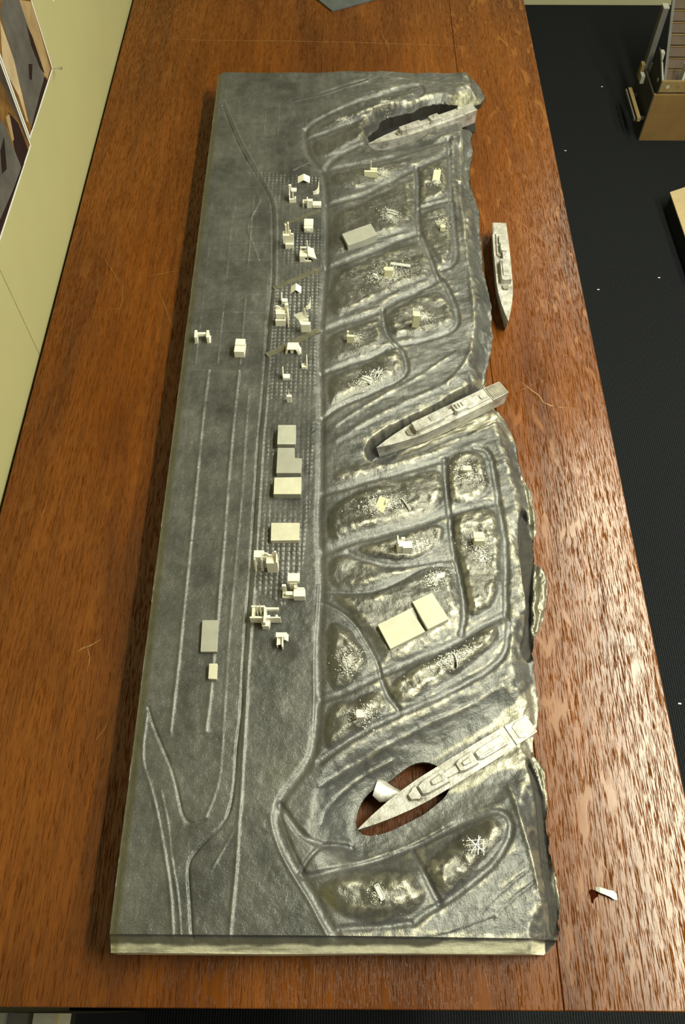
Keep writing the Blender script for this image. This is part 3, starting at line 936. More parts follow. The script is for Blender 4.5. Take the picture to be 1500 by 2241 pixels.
def blur(a, r):
    for ax in (0, 1):
        c_ = np.cumsum(np.pad(a, [(r + 1, r) if k == ax else (0, 0) for k in (0, 1)], mode='edge'), ax)
        a = (np.take(c_, range(2 * r + 1, c_.shape[ax]), ax) - np.take(c_, range(0, c_.shape[ax] - 2 * r - 1), ax)) / (2 * r + 1)
    return a


# painted glints with some rubbed-bright graphite along the sharpest crests of the right half
cv_ = Z - blur(blur(Z, 4), 4)
rub_glint = sst((cv_ / 0.00075) - 0.20 + 0.9 * fbm(X, Y, 0.05, 101)) * right * sst(0.5 + 1.4 * fbm(X, Y, 0.006, 103, 3))
A_sil = np.maximum(A_sil, 0.9 * rub_glint * (1 - A_drk) * (dsh > 0.006))


def hz(x, y):
    i = int(np.clip((x - gx[0]) / STEP, 0, NX - 2))
    j = int(np.clip((y - gy[0]) / STEP, 0, NY - 2))
    fu, fv = (x - gx[i]) / STEP, (y - gy[j]) / STEP
    fu, fv = min(max(fu, 0), 1), min(max(fv, 0), 1)
    return float((Z[j, i] * (1 - fu) + Z[j, i + 1] * fu) * (1 - fv) + (Z[j + 1, i] * (1 - fu) + Z[j + 1, i + 1] * fu) * fv)


# ---- mesh: keep cells that touch the inside, snap their outer corners onto the outline
cell = ins[:-1, :-1] | ins[1:, :-1] | ins[:-1, 1:] | ins[1:, 1:]
cnt = ins[:-1, :-1].astype(int) + ins[1:, :-1] + ins[:-1, 1:] + ins[1:, 1:]
cell = cnt >= 2
used = np.zeros_like(ins)
used[:-1, :-1] |= cell
used[1:, :-1] |= cell
used[:-1, 1:] |= cell
used[1:, 1:] |= cell
VX, VY = X.copy(), Y.copy()


def snap(sel, poly):
    jj, ii = np.nonzero(sel)
    x, y = X[jj, ii], Y[jj, ii]
    best = np.full(x.shape, 1e9)
    bx_, by_ = x.copy(), y.copy()
    n = len(poly)
    for k in range(n):
        ax, ay = poly[k]
        cx_, cy_ = poly[(k + 1) % n]
        dx, dy = cx_ - ax, cy_ - ay
        t = np.clip(((x - ax) * dx + (y - ay) * dy) / (dx * dx + dy * dy + 1e-18), 0, 1)
        qx, qy = ax + t * dx, ay + t * dy
        d = (qx - x) ** 2 + (qy - y) ** 2
        m_ = d < best
        best[m_] = d[m_]
        bx_[m_], by_[m_] = qx[m_], qy[m_]
    ok = best < (STEP * 1.6) ** 2
    VX[jj[ok], ii[ok]] = bx_[ok]
    VY[jj[ok], ii[ok]] = by_[ok]


inner = np.zeros_like(ins)
inner[1:-1, 1:-1] = cell[:-1, :-1] & cell[1:, :-1] & cell[:-1, 1:] & cell[1:, 1:]
rimv = used & ~inner
nearhole = inside(X, Y, np.array([(0.0, 0.1), (0.16, 0.1), (0.16, 0.29), (0.0, 0.29)]))
snap(rimv & ~(nearhole & (seg_dist(X, Y, hole, True) < 0.004)), out)
snap(rimv & nearhole & (seg_dist(X, Y, hole, True) < 0.004), hole)

vid = np.full(ins.shape, -1, int)
jj, ii = np.nonzero(used)
vid[jj, ii] = np.arange(len(jj))
co = np.stack([VX[jj, ii], VY[jj, ii], Z[jj, ii]], 1)
cj, ci = np.nonzero(cell)
quads = np.stack([vid[cj, ci], vid[cj, ci + 1], vid[cj + 1, ci + 1], vid[cj + 1, ci]], 1)
wear_shading = np.stack([A_sil, A_oli, A_drk, np.ones_like(Z)], 2)[jj, ii]  # besides wear, carries painted inlet and trough shade and crest glints
zone = np.stack([A_crm, A_str, A_mnd, np.ones_like(Z)], 2)[jj, ii]
# skirt: boundary edges dropped to the table (straight sides) or left as a thin torn shell (shore)
ed = np.vstack([quads[:, [0, 1]], quads[:, [1, 2]], quads[:, [2, 3]], quads[:, [3, 0]]])
key = np.sort(ed, 1)
uk, inv, cn = np.unique(key[:, 0] * 10000000 + key[:, 1], return_inverse=True, return_counts=True)
be = ed[cn[inv] == 1]
bv = np.unique(be)
low = {}
extra = []
for v_ in bv:
    x, y, z = co[v_]
    straight = (dl[jj[v_], ii[v_]] < 0.006) or dn[jj[v_], ii[v_]] < 0.02 or (yfar - y) < 0.01 or (1.28 < y < 1.62 and x > 0.02)
    low[v_] = len(co) + len(extra)
    extra.append((x, y, 0.0 if straight else max(0.0, z - 0.0075)))
low_idx = np.full(len(co), -1)
for k_, v_ in low.items():
    low_idx[k_] = v_
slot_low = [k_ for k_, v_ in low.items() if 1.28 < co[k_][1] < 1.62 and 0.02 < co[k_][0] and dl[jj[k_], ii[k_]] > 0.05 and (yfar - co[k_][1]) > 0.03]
A_slot_shade = np.zeros(len(co))
A_slot_shade[slot_low] = 1
skirt = np.stack([be[:, 1], be[:, 0], low_idx[be[:, 0]], low_idx[be[:, 1]]], 1)
co = np.vstack([co, np.array(extra)])
wl_ = wear_shading[bv].copy()
wl_[:, 2] = np.maximum(wl_[:, 2], A_slot_shade[bv])
wear_shading[np.array(slot_low), 2] = 0.9  # inlet walls coloured dark in place of shade
wear_shading = np.vstack([wear_shading, wl_])
zone = np.vstack([zone, zone[bv]])

cxq, cyq = X[cj, ci], Y[cj, ci]
lab = np.zeros(len(quads), int)
lab[dl[cj, ci] < 0.009] = 1
lab[(dn[cj, ci] < 0.0155)] = 2
for k, w in enumerate(LIPW):
    lab[inside(cxq, cyq, w)] = 3 + k

model = thing('relief_model', 'long dark grey relief model of a harbour town on the table', 'model', (0, 0, 0))


def grid_mesh(name, faces, label=None):
    u, f = np.unique(faces, return_inverse=True)
    f = f.reshape(faces.shape)
    me = bpy.data.meshes.new(name)
    me.vertices.add(len(u))
    me.vertices.foreach_set('co', co[u].astype(np.float32).ravel())
    me.loops.add(f.size)
    me.loops.foreach_set('vertex_index', f.astype(np.int32).ravel())
    me.polygons.add(len(f))
    me.polygons.foreach_set('loop_start', np.arange(0, f.size, 4, dtype=np.int32))
    me.polygons.foreach_set('loop_total', np.full(len(f), 4, dtype=np.int32))
    me.polygons.foreach_set('use_smooth', np.ones(len(f), dtype=bool))
    me.update(calc_edges=True)
    for nm, arr in (('wear_shading', wear_shading), ('zone', zone)):
        at_ = me.color_attributes.new(nm, 'FLOAT_COLOR', 'POINT')
        at_.data.foreach_set('color', arr[u].astype(np.float32).ravel())
    me.materials.append(M['relief'])
    me.validate()
    o = bpy.data.objects.new(name, me)
    COL.objects.link(o)
    o.parent = model
    if label:
        o['label'] = label
    return o


grid_mesh('relief_surface', quads[lab == 0])
grid_mesh('side_edge', quads[lab == 1], 'olive grey rounded rim along the left side')
grid_mesh('front_edge', quads[lab == 2], 'pale worn bevel along the near side')
for k in range(4):
    grid_mesh('metal_lip', quads[lab == 3 + k], 'bright bare metal lip on the torn shore')
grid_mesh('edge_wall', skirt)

bp = [P(p[0], p[1], 0.0) for p in ((800, 300), (850, 255), (930, 232), (1010, 212), (1040, 222), (1040, 290), (985, 305), (905, 352), (820, 352))]  # added black sheet standing for the shade inside the uppermost inlet
MB().prism([tuple(p) for p in bp], 0.0004, 0.0022).build('inlet_shade_plate', M['black'], model)['label'] = 'black plate added to darken the floor of the uppermost inlet'


def at(px, py):
    """point of the relief surface under a pixel"""
    return (lambda q: (q[0], q[1], hz(*q)))(W((px, py), hz))


def flat_strip(px0, px1, wpx):
    a_, b_ = at(*px0), at(*px1)
    dx, dy = b_[0] - a_[0], b_[1] - a_[1]
    l_ = math.hypot(dx, dy)
    k_ = math.hypot(W((px0[0] + 10, px0[1]))[0] - W(px0)[0], 0) / 10 * wpx / 2
    nx, ny = -dy / l_ * k_, dx / l_ * k_
    n = 16
    vs = []
    for i in range(n + 1):
        t_ = i / n
        x, y = a_[0] + dx * t_, a_[1] + dy * t_
        z = max(hz(x + nx * q_, y + ny * q_) for q_ in (-1, 0, 1)) + 0.0004
        vs += [(x + nx, y + ny, z), (x - nx, y - ny, z), (x + nx, y + ny, z - 0.004), (x - nx, y - ny, z - 0.004)]
    fs = []
    for i in range(n):
        p_, q_ = 4 * i, 4 * i + 4
        fs += [(p_, p_ + 1, q_ + 1, q_), (p_, q_, q_ + 2, p_ + 2), (p_ + 1, p_ + 3, q_ + 3, q_ + 1)]
    fs += [(0, 2, 3, 1), (4 * n, 4 * n + 1, 4 * n + 3, 4 * n + 2)]
    m_ = MB()
    m_.add(vs, fs)
    o = m_.build('road_strip', M['strip'], model)
    o['label'] = 'smooth olive strip across the grid'


flat_strip((621, 491), (702, 461), 9)
flat_strip((599, 632), (703, 589), 12)
flat_strip((585, 779), (699, 724), 15)
# curl of torn metal bridging the hole beside the lowest ship
tb = MB()
pts = [P(822, 1722, 0.024), P(838, 1733, 0.02), P(858, 1738, 0.018), P(876, 1742, 0.016)]
hw = [0.010, 0.011, 0.0085, 0.006]
vs = []
for i, (x, y) in enumerate(pts):
    for k in range(5):
        u_ = (k - 2) / 2
        vs.append((x + 0.35 * u_ * hw[i], y + u_ * hw[i], 0.024 - 0.004 * i + 0.002 * (1 - u_ * u_) + 0.0025 * u_ * (1 if i % 2 else -1) + rnd.uniform(-0.0012, 0.0012)))
nv_ = len(vs)
vs += [(x, y, z - 0.0015) for x, y, z in vs]
fs = []
for i in range(3):
    for k in range(4):
        a_ = 5 * i + k
        fs += [(a_, a_ + 1, a_ + 6, a_ + 5), (a_ + nv_, a_ + 5 + nv_, a_ + 6 + nv_, a_ + 1 + nv_)]
    fs += [(5 * i, 5 * i + 5, 5 * i + 5 + nv_, 5 * i + nv_), (5 * i + 4, 5 * i + 4 + nv_, 5 * i + 9 + nv_, 5 * i + 9)]
tb.add(vs, fs)
tb.build('metal_tab', M['pewter'], model, 0, 1, True)['label'] = 'pale torn metal tab in the hole'


# ------------------------------------------------------------------ ships
def ship(stern, bow, zdeck, label, kind, pitch=0.0):
    a_, b_ = P(*stern, zdeck), P(*bow, zdeck)
    L_ = math.hypot(b_[0] - a_[0], b_[1] - a_[1])
    HB, HH = 0.0138, 0.027
    t = thing('ship', label, 'ship', (a_[0], a_[1], zdeck - HH), math.atan2(b_[1] - a_[1], b_[0] - a_[0]), 'cast metal ships')
    st_ = [(0, .86), (.05, .90), (.125, .93), (.13, .98), (.3, 1), (.5, 1), (.64, .97), (.74, .84), (.83, .63), (.91, .38), (.965, .16), (1, .015)]
    vs, fs = [], []
    for i, (x, h) in enumerate(st_):
        sheer = 0.0016 * max(0, (x - 0.6) / 0.4) ** 2 + (0.0016 if x < 0.128 else 0)
        zt = HH + sheer
        bw = 0.80 - 0.35 * max(0, (x - .6) / .4)
        kx = x - 0.03 * max(0, (x - .7) / .3) ** 2
        for (yy, zz, xx) in ((-h * HB, zt, x), (-h * HB * (0.5 + bw / 2), zt * 0.5, (x + kx) / 2), (-h * HB * bw, 0, kx), (h * HB * bw, 0, kx), (h * HB * (0.5 + bw / 2), zt * 0.5, (x + kx) / 2), (h * HB, zt, x)):
            vs.append((xx * L_, yy, zz))
    n = 6
    for i in range(len(st_) - 1):
        for k in range(n):
            k2 = (k + 1) % n
            fs.append((i * n + k, (i + 1) * n + k, (i + 1) * n + k2, i * n + k2))
    fs += [tuple(range(n)), tuple(range(len(vs) - 1, len(vs) - n - 1, -1))]
    m_ = MB()
    m_.add(vs, fs)
    m_.build('hull', M['pewter'], t, 0.0004)

    def blk(name, x0_, x1_, h0, h1, z0, z1, inset=0.06, y=0.0, cut=0.0, mat='pewter', parent=None, jag=0.0):
        c_ = cut
        pl = [(x0_, -h0), (x0_ + c_, -h0 - 0), (x1_ - c_, -h1), (x1_, -h1 * 0.7 if cut else -h1), (x1_, h1 * 0.7 if cut else h1), (x1_ - c_, h1), (x0_ + c_, h0), (x0_, h0)]
        if not cut:
            pl = [(x0_, -h0), (x1_, -h1), (x1_, h1), (x0_, h0)]
        if jag:
            q_ = []
            for k in range(len(pl)):
                p_, r_ = pl[k], pl[(k + 1) % len(pl)]
                for s_ in (0, .3, .6):
                    q_.append((p_[0] + (r_[0] - p_[0]) * s_ + rnd.uniform(-jag, jag), p_[1] + (r_[1] - p_[1]) * s_ + rnd.uniform(-jag, jag) * 0.3))
            pl = q_
        mm = MB().prism([(x * L_, y_ * HB + y * HB) for x, y_ in pl], HH + z0, HH + z1, inset)
        return mm.build(name, M[mat], t if parent is None else parent, 0.0004)

    if kind == 'plain':     # boxy, the ship lying on the table
        blk('stern_deck', .004, .12, .80, .84, .0012, .0026, .03)
        blk('deckhouse', .12, .37, .62, .70, -.0003, .0030, .05, cut=.02)
        blk('aft_house', .165, .245, .42, .44, .003, .0072, .05, y=.08)
        blk('funnel', .25, .345, .40, .42, .003, .0105, .08, y=.12, cut=.015)
        blk('walkway', .345, .43, .18, .18, -.0003, .0085, .05, y=.1)
        br = blk('bridge', .42, .64, .62, .60, -.0003, .0100, .04, y=.12, jag=.006)
        blk('bridge_roof', .45, .60, .42, .40, .0103, .0120, .1, y=.12, parent=br)
        blk('gun_mount', .655, .70, .45, .40, -.0003, .0030, .2, mat='pewter_dark', cut=.01)
    elif kind == 'sharp':
        blk('stern_deck', .004, .12, .80, .84, .0012, .0026, .03, mat='pewter_dark')
        blk('deckhouse', .135, .33, .60, .66, -.0003, .0032, .05, cut=.02)
        blk('deck_box', .15, .20, .35, .35, .0033, .0050, .1, cut=.01)
        aft = blk('aft_house', .325, .415, .62, .66, -.0003, .0088, .06, cut=.012)
        for k in range(3):
            blk('vent_rib', .335 + k * .024, .348 + k * .024, .30, .30, .0085, .0105, .15, parent=aft)
        blk('walkway', .41, .52, .28, .34, -.0003, .0052, .06, jag=.005)
        br = blk('bridge', .505, .725, .62, .60, -.0003, .0092, .03, jag=.008)
        blk('bridge_step', .52, .60, .30, .30, .0093, .0108, .1, parent=br)
        blk('side_locker', .66, .70, .14, .14, -.0003, .0045, .08, y=-.7)
        blk('gun_mount', .735, .775, .55, .45, -.0003, .0022, .25, mat='pewter_dark', cut=.012)
    elif kind == 'aged':
        blk('stern_deck', .004, .12, .80, .84, .0012, .0024, .03)
        blk('deckhouse', .12, .34, .45, .55, -.0003, .0040, .06, y=.1)
        blk('side_locker', .10, .14, .16, .16, -.0003, .0035, .1, y=-.7)
        aft = blk('aft_house', .34, .435, .62, .60, -.0003, .0095, .06, cut=.014)
        blk('funnel', .36, .40, .22, .20, .0093, .0115, .15, parent=aft, cut=.008)
        blk('walkway', .43, .52, .26, .26, -.0003, .0055, .06)
        br = blk('bridge', .51, .71, .60, .56, -.0003, .0085, .05, jag=.006)
        blk('bridge_roof', .53, .66, .34, .30, .0086, .0104, .1, parent=br)
        blk('gun_mount', .71, .745, .5, .42, -.0003, .0025, .25, mat='pewter_dark', cut=.01)
    else:                   # soft cast blobs
        blk('stern_deck', .004, .10, .78, .80, .0012, .0022, .06, cut=.03)
        blk('deckhouse', .16, .335, .52, .50, -.0003, .0042, .10, cut=.03)
        blk('deck_rib', .18, .33, .10, .10, .0042, .0055, .1, y=.2)
        aft = blk('aft_house', .335, .45, .64, .60, -.0003, .0070, .16, cut=.03)
        blk('funnel', .37, .42, .26, .24, .0069, .0090, .3, parent=aft, cut=.015)
        blk('walkway', .44, .52, .34, .30, -.0003, .0045, .10, cut=.02)
        br = blk('bridge', .505, .665, .66, .60, -.0003, .0075, .14, cut=.035)
        blk('bridge_roof', .535, .60, .32, .30, .0074, .0095, .25, parent=br, cut=.02)
        blk('gun_mount', .66, .72, .62, .40, -.0003, .0050, .18, cut=.02)
    return t


ship((1038, 235), (806, 316), 0.046, 'weathered pewter ship in the uppermost inlet at the far end', 'aged')
ship((1093, 489), (1113, 704), 0.0285, 'pale metal ship standing alone on the bare table right of the model', 'plain')
ship((1103, 848), (824, 981), 0.042, 'pewter ship with brown-stained deck in the middle inlet', 'sharp')
ship((1163, 1583), (783, 1816), 0.030, 'soft-edged pewter ship over the hole in the lowest inlet', 'soft')


# ------------------------------------------------------------------ small buildings (dimensions in millimetres)
GH = 'white card houses on the gridded strip'
GR = 'small ruins among the rubble'


def house(name, label, px, parts, rot=0.0, mat='house', group=GH, cat='model building', sink=0.6):
    x, y, z = at(*px)
    t = thing(name, label, cat, (x, y, z - sink / 1000), math.radians(rot), group)
    for p in parts:
        nm, mb = p[0], p[1]
        o = mb.build(nm, M[p[2] if len(p) > 2 else mat], t, 0.00012, 0.001)
    return t


def tent(px, w, d, h, th, label):
    l_ = MB().xz([(-w / 2, 0), (0, h), (0, h + th), (-w / 2 - th * .6, th)], 0, d)
    r_ = MB().xz([(w / 2, 0), (0, h), (0, h + th), (w / 2 + th * .6, th)], 0, d)
    return house('gable_shelter', label, px, [('roof_panel', l_), ('roof_panel', r_)])


def chair(px, side, w, d, h, fin_h, label, curve=False):
    s_ = side
    parts = []
    if curve:
        m_ = MB()
        n = 7
        vs, fs = [], []
        for i in range(n):
            a_ = -math.pi / 2 + (math.pi / 2) * i / (n - 1) * 1.05
            for r_ in (w, w - 1.3):
                for k in (0, 1):
                    zz = 0 if k == 0 else h + (fin_h - h) * (i / (n - 1)) ** 2.2
                    vs.append((s_ * (r_ * math.cos(a_) - w * .4), d * 0.75 + d * .9 * math.sin(a_) * r_ / w, zz))
        for i in range(n - 1):
            p_, q_ = 4 * i, 4 * i + 4
            fs += [(p_, q_, q_ + 1, p_ + 1), (p_ + 2, p_ + 3, q_ + 3, q_ + 2), (p_ + 1, q_ + 1, q_ + 3, p_ + 3)]
        fs += [(0, 1, 3, 2), (4 * n - 4, 4 * n - 2, 4 * n - 1, 4 * n - 3)]
        m_.add(vs, fs)
        parts.append(('curved_wall', m_))
        parts.append(('floor_slab', MB().box(min(-s_ * w * .4, s_ * w * .5), max(-s_ * w * .4, s_ * w * .5), 0, d * .7, 0, 1.5)))
    else:
        parts.append(('block', MB().box(-w / 2, w / 2, 0, d, 0, h)))
        parts.append(('fin', MB().yz([(-0.1, 0), (d + 1, 0), (d + 2.5, fin_h), (d + .8, fin_h), (1.5, h + 1.5)], s_ * w / 2 - 0.1 * s_, s_ * (w / 2 + 1.3)) if s_ > 0 else
                      MB().yz([(-0.1, 0), (d + 1, 0), (d + 2.5, fin_h), (d + .8, fin_h), (1.5, h + 1.5)], -w / 2 - 1.3, -w / 2 + 0.1)))
    return house('corner_wall', label, px, parts)


tent((665, 401), 20, 17, 6, 1.6, 'white folded gable shelter at the far end of the gridded strip')
chair((691, 425), 1, 11, 10, 7, 20, 'slender curved white wall right of the far gable shelter', True)
house('open_house', 'white house of two stacked slabs and a tall back post, left of the far group', (641, 444), [
    ('front_wall', MB().box(-6, 6, 0, 2.5, 0, 8)), ('left_wall', MB().box(-6, -4.6, 2.5, 16, 0, 15)), ('floor_slab', MB().box(-4.6, 5, 2.5, 9, 0, 2)),
    ('roof_slab', MB().box(-2, 7, 9, 18, 16, 18)), ('tower', MB().box(-6.4, -2, 14, 18, 15, 25)), ('post', MB().box(0, 1.6, 9, 10.5, 0, 16)), ('corner_block', MB().box(3.5, 6, 0, 6, 8, 9.5))])
house('winged_house', 'white house with an upright card between an arch and a flat box', (677, 456), [
    ('arch_roof', MB().box(-11, -3.8, 2, 11, 9, 10.5)), ('arch_leg', MB().box(-11, -9.7, 2, 4, 0, 9)), ('upright_card', MB().box(-3.6, -1.9, 0, 7, 0, 19)),
    ('main_box', MB().box(-1.9, 6.5, 1, 7, 0, 15)), ('low_box', MB().box(6.5, 21, 0, 11, 1.5, 7)), ('low_base', MB().box(7.5, 17, 2, 9, 0, 1.5))])
house('box_house', 'plain white box house with nicked front between the first two olive strips', (676, 509), [
    ('body', MB().box(-7.2, 7.2, 0, 20, 0, 9)), ('roof', MB().box(-7.8, 7.8, 6, 22, 9, 11)), ('nick', MB().box(-8.2, -6, 2, 5, 5, 9.6)), ('step', MB().box(-3, 2.5, -1, 0, 4, 6))])
house('tower_house', 'white church-like house with a tall twin tower left of the box house', (633, 545), [
    ('base', MB().box(-6, 8, 0, 5, 0, 10)), ('nave', MB().box(-9.5, 8.5, 4, 9, 8, 25)), ('tower', MB().box(-5, -1.6, 8, 12, 0, 43)), ('tower', MB().box(-0.6, 1.6, 8, 12, 0, 46)),
    ('tower_back', MB().box(-1.6, -0.6, 10, 11.5, 0, 40)), ('shoulder', MB().box(2, 4, 8, 11, 0, 31)), ('side_block', MB().box(4, 8.5, 4, 7, 25, 28)), ('wing', MB().box(-9.5, -6, 9, 13, 18, 27))])
m_ = MB().xz([(-11, 0), (8, 0), (8, 3.5), (1, 4), (-2.5, 6), (-2.5, 9), (2, 11), (2, 13), (-11, 13)], 0, 1.5)
house('sail_house', 'white house with a sharp spike and a swept triangular roof below the box house', (671, 574), [
    ('front_wall', m_), ('left_roof', MB().box(-11, 1.5, 1.5, 14, 12, 13.4)), ('back_slab', MB().box(-10.5, 0, 16, 19, 15, 17)), ('back_wall', MB().box(-10, -8.5, 14, 18, 0, 15)),
    ('spike', MB().yz([(2, 0), (14, 0), (13, 22), (10.5, 37), (8.5, 37), (6, 15)], 1.5, 3.1)),
    ('swept_roof', MB().add([(3, 2, 13), (17, 1, 7), (13.5, 8, 15), (12.5, 12, 20), (7.5, 13, 20), (3, 12, 24), (3, 2, 10), (16, 1.5, 5), (13, 8, 12), (12, 12, 0), (7.5, 13, 0), (3, 12, 0)],
                            [(0, 1, 2, 3, 4, 5), (6, 11, 10, 9, 8, 7), (0, 6, 7, 1), (1, 7, 8, 2), (2, 8, 9, 3), (3, 9, 10, 4), (4, 10, 11, 5), (5, 11, 6, 0)]))])
tent((648, 642), 15.5, 15, 7, 1.3, 'white folded gable shelter just below the middle olive strip')
chair((624, 666), -1, 8.5, 7, 6.5, 17, 'small white corner wall with a spike on its left, below the middle gable shelter')
chair((674, 676), 1, 8, 9, 7, 19, 'small white curved corner wall with its spike on the right, beside the sail-shaped house', True)
house('terraced_house', 'white terraced house with a scooped back parapet and square tower, left of the sail-shaped house', (618, 714), [
    ('front_box', MB().box(-10, 6, 0, 3, 0, 13)), ('inner_block', MB().box(4, 7, 3, 7, 0, 15)), ('back_box', MB().box(-9, 8.5, 5, 9, 0, 22)), ('mid_slab', MB().box(-9.5, 8.5, 9, 14, 0, 23)),
    ('parapet', MB().xz([(-9, 0), (8, 0), (8, 27), (5, 27), (2, 24.5), (-2, 25.5), (-4, 29), (-9, 30)], 14, 16)), ('tower', MB().box(5.5, 10.5, 12, 17, 0, 34)), ('side_wall', MB().yz([(-2, 0), (17, 0), (17, 27), (6, 27)], 8.6, 10.4))])
m_ = MB().add([(-18, 6, 32), (-1, 10, 36), (1, 6, 14), (-5, 5, 14), (-17, 8, 30), (-1, 12, 34), (1, 8, 0), (-6, 8, 0)], [(0, 3, 2, 1), (4, 5, 6, 7), (0, 1, 5, 4), (1, 2, 6, 5), (2, 3, 7, 6), (3, 0, 4, 7)])
house('sail_shaped_house', 'white house with a big leaning sail-like panel, above the lowest olive strip', (669, 727), [
    ('base_box', MB().box(-7.5, 8, 0, 6, 0, 17)), ('rear_box', MB().box(-5, 5, 6, 9, 0, 21)), ('sail', m_),
    ('spike', MB().xz([(-1.5, 0), (4, 0), (3.5, 20), (6, 28), (3, 27), (0.3, 43), (-1.2, 43)], 8, 9.5)), ('side_panel', MB().xz([(-7.6, 0), (-6.4, 0), (-6.4, 19), (-8.6, 24)], 0, 5))])
house('table_house', 'white table-like house on splayed legs below the lowest olive strip', (642, 777), [
    ('roof_slab', MB().prism([(-9, 2), (9, 2), (8.5, 16), (-8.5, 16)], 9.5, 11)), ('leg', MB().xz([(-12.5, 0), (-9.5, 0), (-7.2, 9.5), (-9, 9.5)], 2, 13)), ('leg', MB().xz([(12.5, 0), (9.5, 0), (7.2, 9.5), (9, 9.5)], 2, 13)),
    ('leg', MB().box(-4, 0.5, 3, 6, 0, 9.5)), ('leg', MB().xz([(7, 0), (10, 0), (8, 9.5), (5, 9.5)], 0.5, 2))])
chair((666, 808), 1, 7.5, 8, 5, 20, 'thin white corner wall with its spike on the right, below the table-like house')
chair((628, 832), -1, 9.5, 8, 5.5, 19, 'white corner wall with its spike on the left, lower left of the table-like house')
house('spired_hut', 'tiny white hut with one pointed spire, nearest the row of grey blocks', (634, 881), [
    ('body', MB().box(-3.6, 3.6, 0, 4, 0, 14)), ('spire', MB().xz([(-2, 0), (1.2, 0), (-0.2, 25), (-0.8, 25)], 4, 5.3))])
# lower group
house('gate_house', 'white gate-like house on two thin legs with a scooped parapet, below the last grey block', (588, 1252), [
    ('roof_slab', MB().box(-17, -4, 6, 16, 28, 30)), ('leg', MB().yz([(0, 0), (3, 0), (8, 28), (4, 28)], -17, -14.8)), ('leg', MB().yz([(1, 0), (3, 0), (8, 28), (4, 28)], -8, -6)), ('beam', MB().box(-14.8, -1, 7, 10, 18, 28)),
    ('hall', MB().box(-1, 11.5, -1, 8, 0, 27)), ('parapet', MB().xz([(-3.5, 14), (12, 14), (12, 40), (9.5, 40), (8.5, 34), (6.5, 31), (3.5, 31), (1.5, 33), (-0.5, 36), (-3.5, 36)], 8, 10)), ('side_wall', MB().yz([(0, 0), (9, 0), (9, 34), (-1.2, 30)], 11.5, 13.2))])
house('stacked_house', 'white house of stacked cubes right of the gate-like house', (642, 1311), [
    ('roof_cube', MB().box(-6.5, 8.5, 14, 25, 17, 24)), ('stem', MB().box(-4.5, 5, 13, 17, 0, 18)), ('post', MB().box(-13.5, -8.5, 8, 11, 0, 21)), ('base', MB().box(-13.5, 1, 0, 8, 0, 5)), ('step', MB().box(-9, 1, 1, 6, 5, 11)),
    ('side_box', MB().box(1, 15.5, -2, 8, 0, 13)), ('inner_wall', MB().box(1.6, 4.6, 8, 12, 0, 17)), ('small_box', MB().box(5.2, 14.5, 8, 10, 0, 14))])
house('cross_house', 'white cross-plan house with two slim spires, left of the stacked-cube house', (584, 1371), [
    ('long_wall', MB().prism([(-20, 4), (18, 4.5), (18, 6), (-20, 6)], 2, 17)), ('back_wall', MB().box(-19, -2, 19, 21, 0, 17)), ('back_beam', MB().box(-2, 15, 17, 19.5, 10, 15)), ('left_wing', MB().box(-18, -14.5, 6, 19, 0, 15)),
    ('spire', MB().prism([(-12.5, 12), (-10, 12), (-10, 14), (-12.5, 14)], 0, 36, 0.75)), ('spire', MB().prism([(-8.2, 11), (-5.4, 11), (-5.4, 13.5), (-8.2, 13.5)], 0, 41, 0.75)), ('nave', MB().box(-2.6, -0.2, -3, 18, 0, 20)),
    ('porch', MB().prism([(-4.5, -4), (3.5, -4), (5, 4), (-7, 4)], 0, 11)), ('post', MB().box(11.5, 14.2, 7, 10, 0, 14)), ('floor_block', MB().box(-0.2, 5, 6, 9, 0, 15)), ('inner_panel', MB().box(-14, -3, 7, 9, 0, 12))])
house('tee_house', 'small white T-shaped house beside a black scorch mark, last on the strip', (615, 1417), [
    ('stem_wall', MB().box(-4.5, -3.2, -1, 14, 0, 11)), ('stem_wall', MB().box(1.8, 3.2, -3, 14, 0, 11)), ('stem_floor', MB().box(-3.2, 1.8, 1, 14, 6, 7.5)), ('cross_slab', MB().box(-6, 7.5, 9, 15, 11, 12.5)), ('end_fold', MB().xz([(3.2, 11), (8.5, 5), (9.3, 6), (5, 12.5)], 6, 15))])
# left plateau
GL = 'buildings on the left plateau'
house('h_shaped_house', 'white H-shaped house of two parallel walls near the left rim', (444, 752), [
    ('wall', MB().box(-11, -7, 0, 15, 0, 15)), ('wall', MB().box(7, 11, 0, 15, 0, 14)), ('wall_lip', MB().box(-12.4, -11, 0, 15, 0, 2)), ('wall_lip', MB().box(11, 12.4, 0, 15, 0, 2)), ('cross_bar', MB().box(-7, 7, 9, 13, 7, 12))], 3, group=GL)
house('tall_box_house', 'plain white oblong box house right of the H-shaped house', (525, 782), [('body', MB().box(-7.5, 7.5, 0, 24, 0, 13)), ('roof_step', MB().box(-7, 7.8, 12, 24, 13, 15.5))], -2, group=GL)


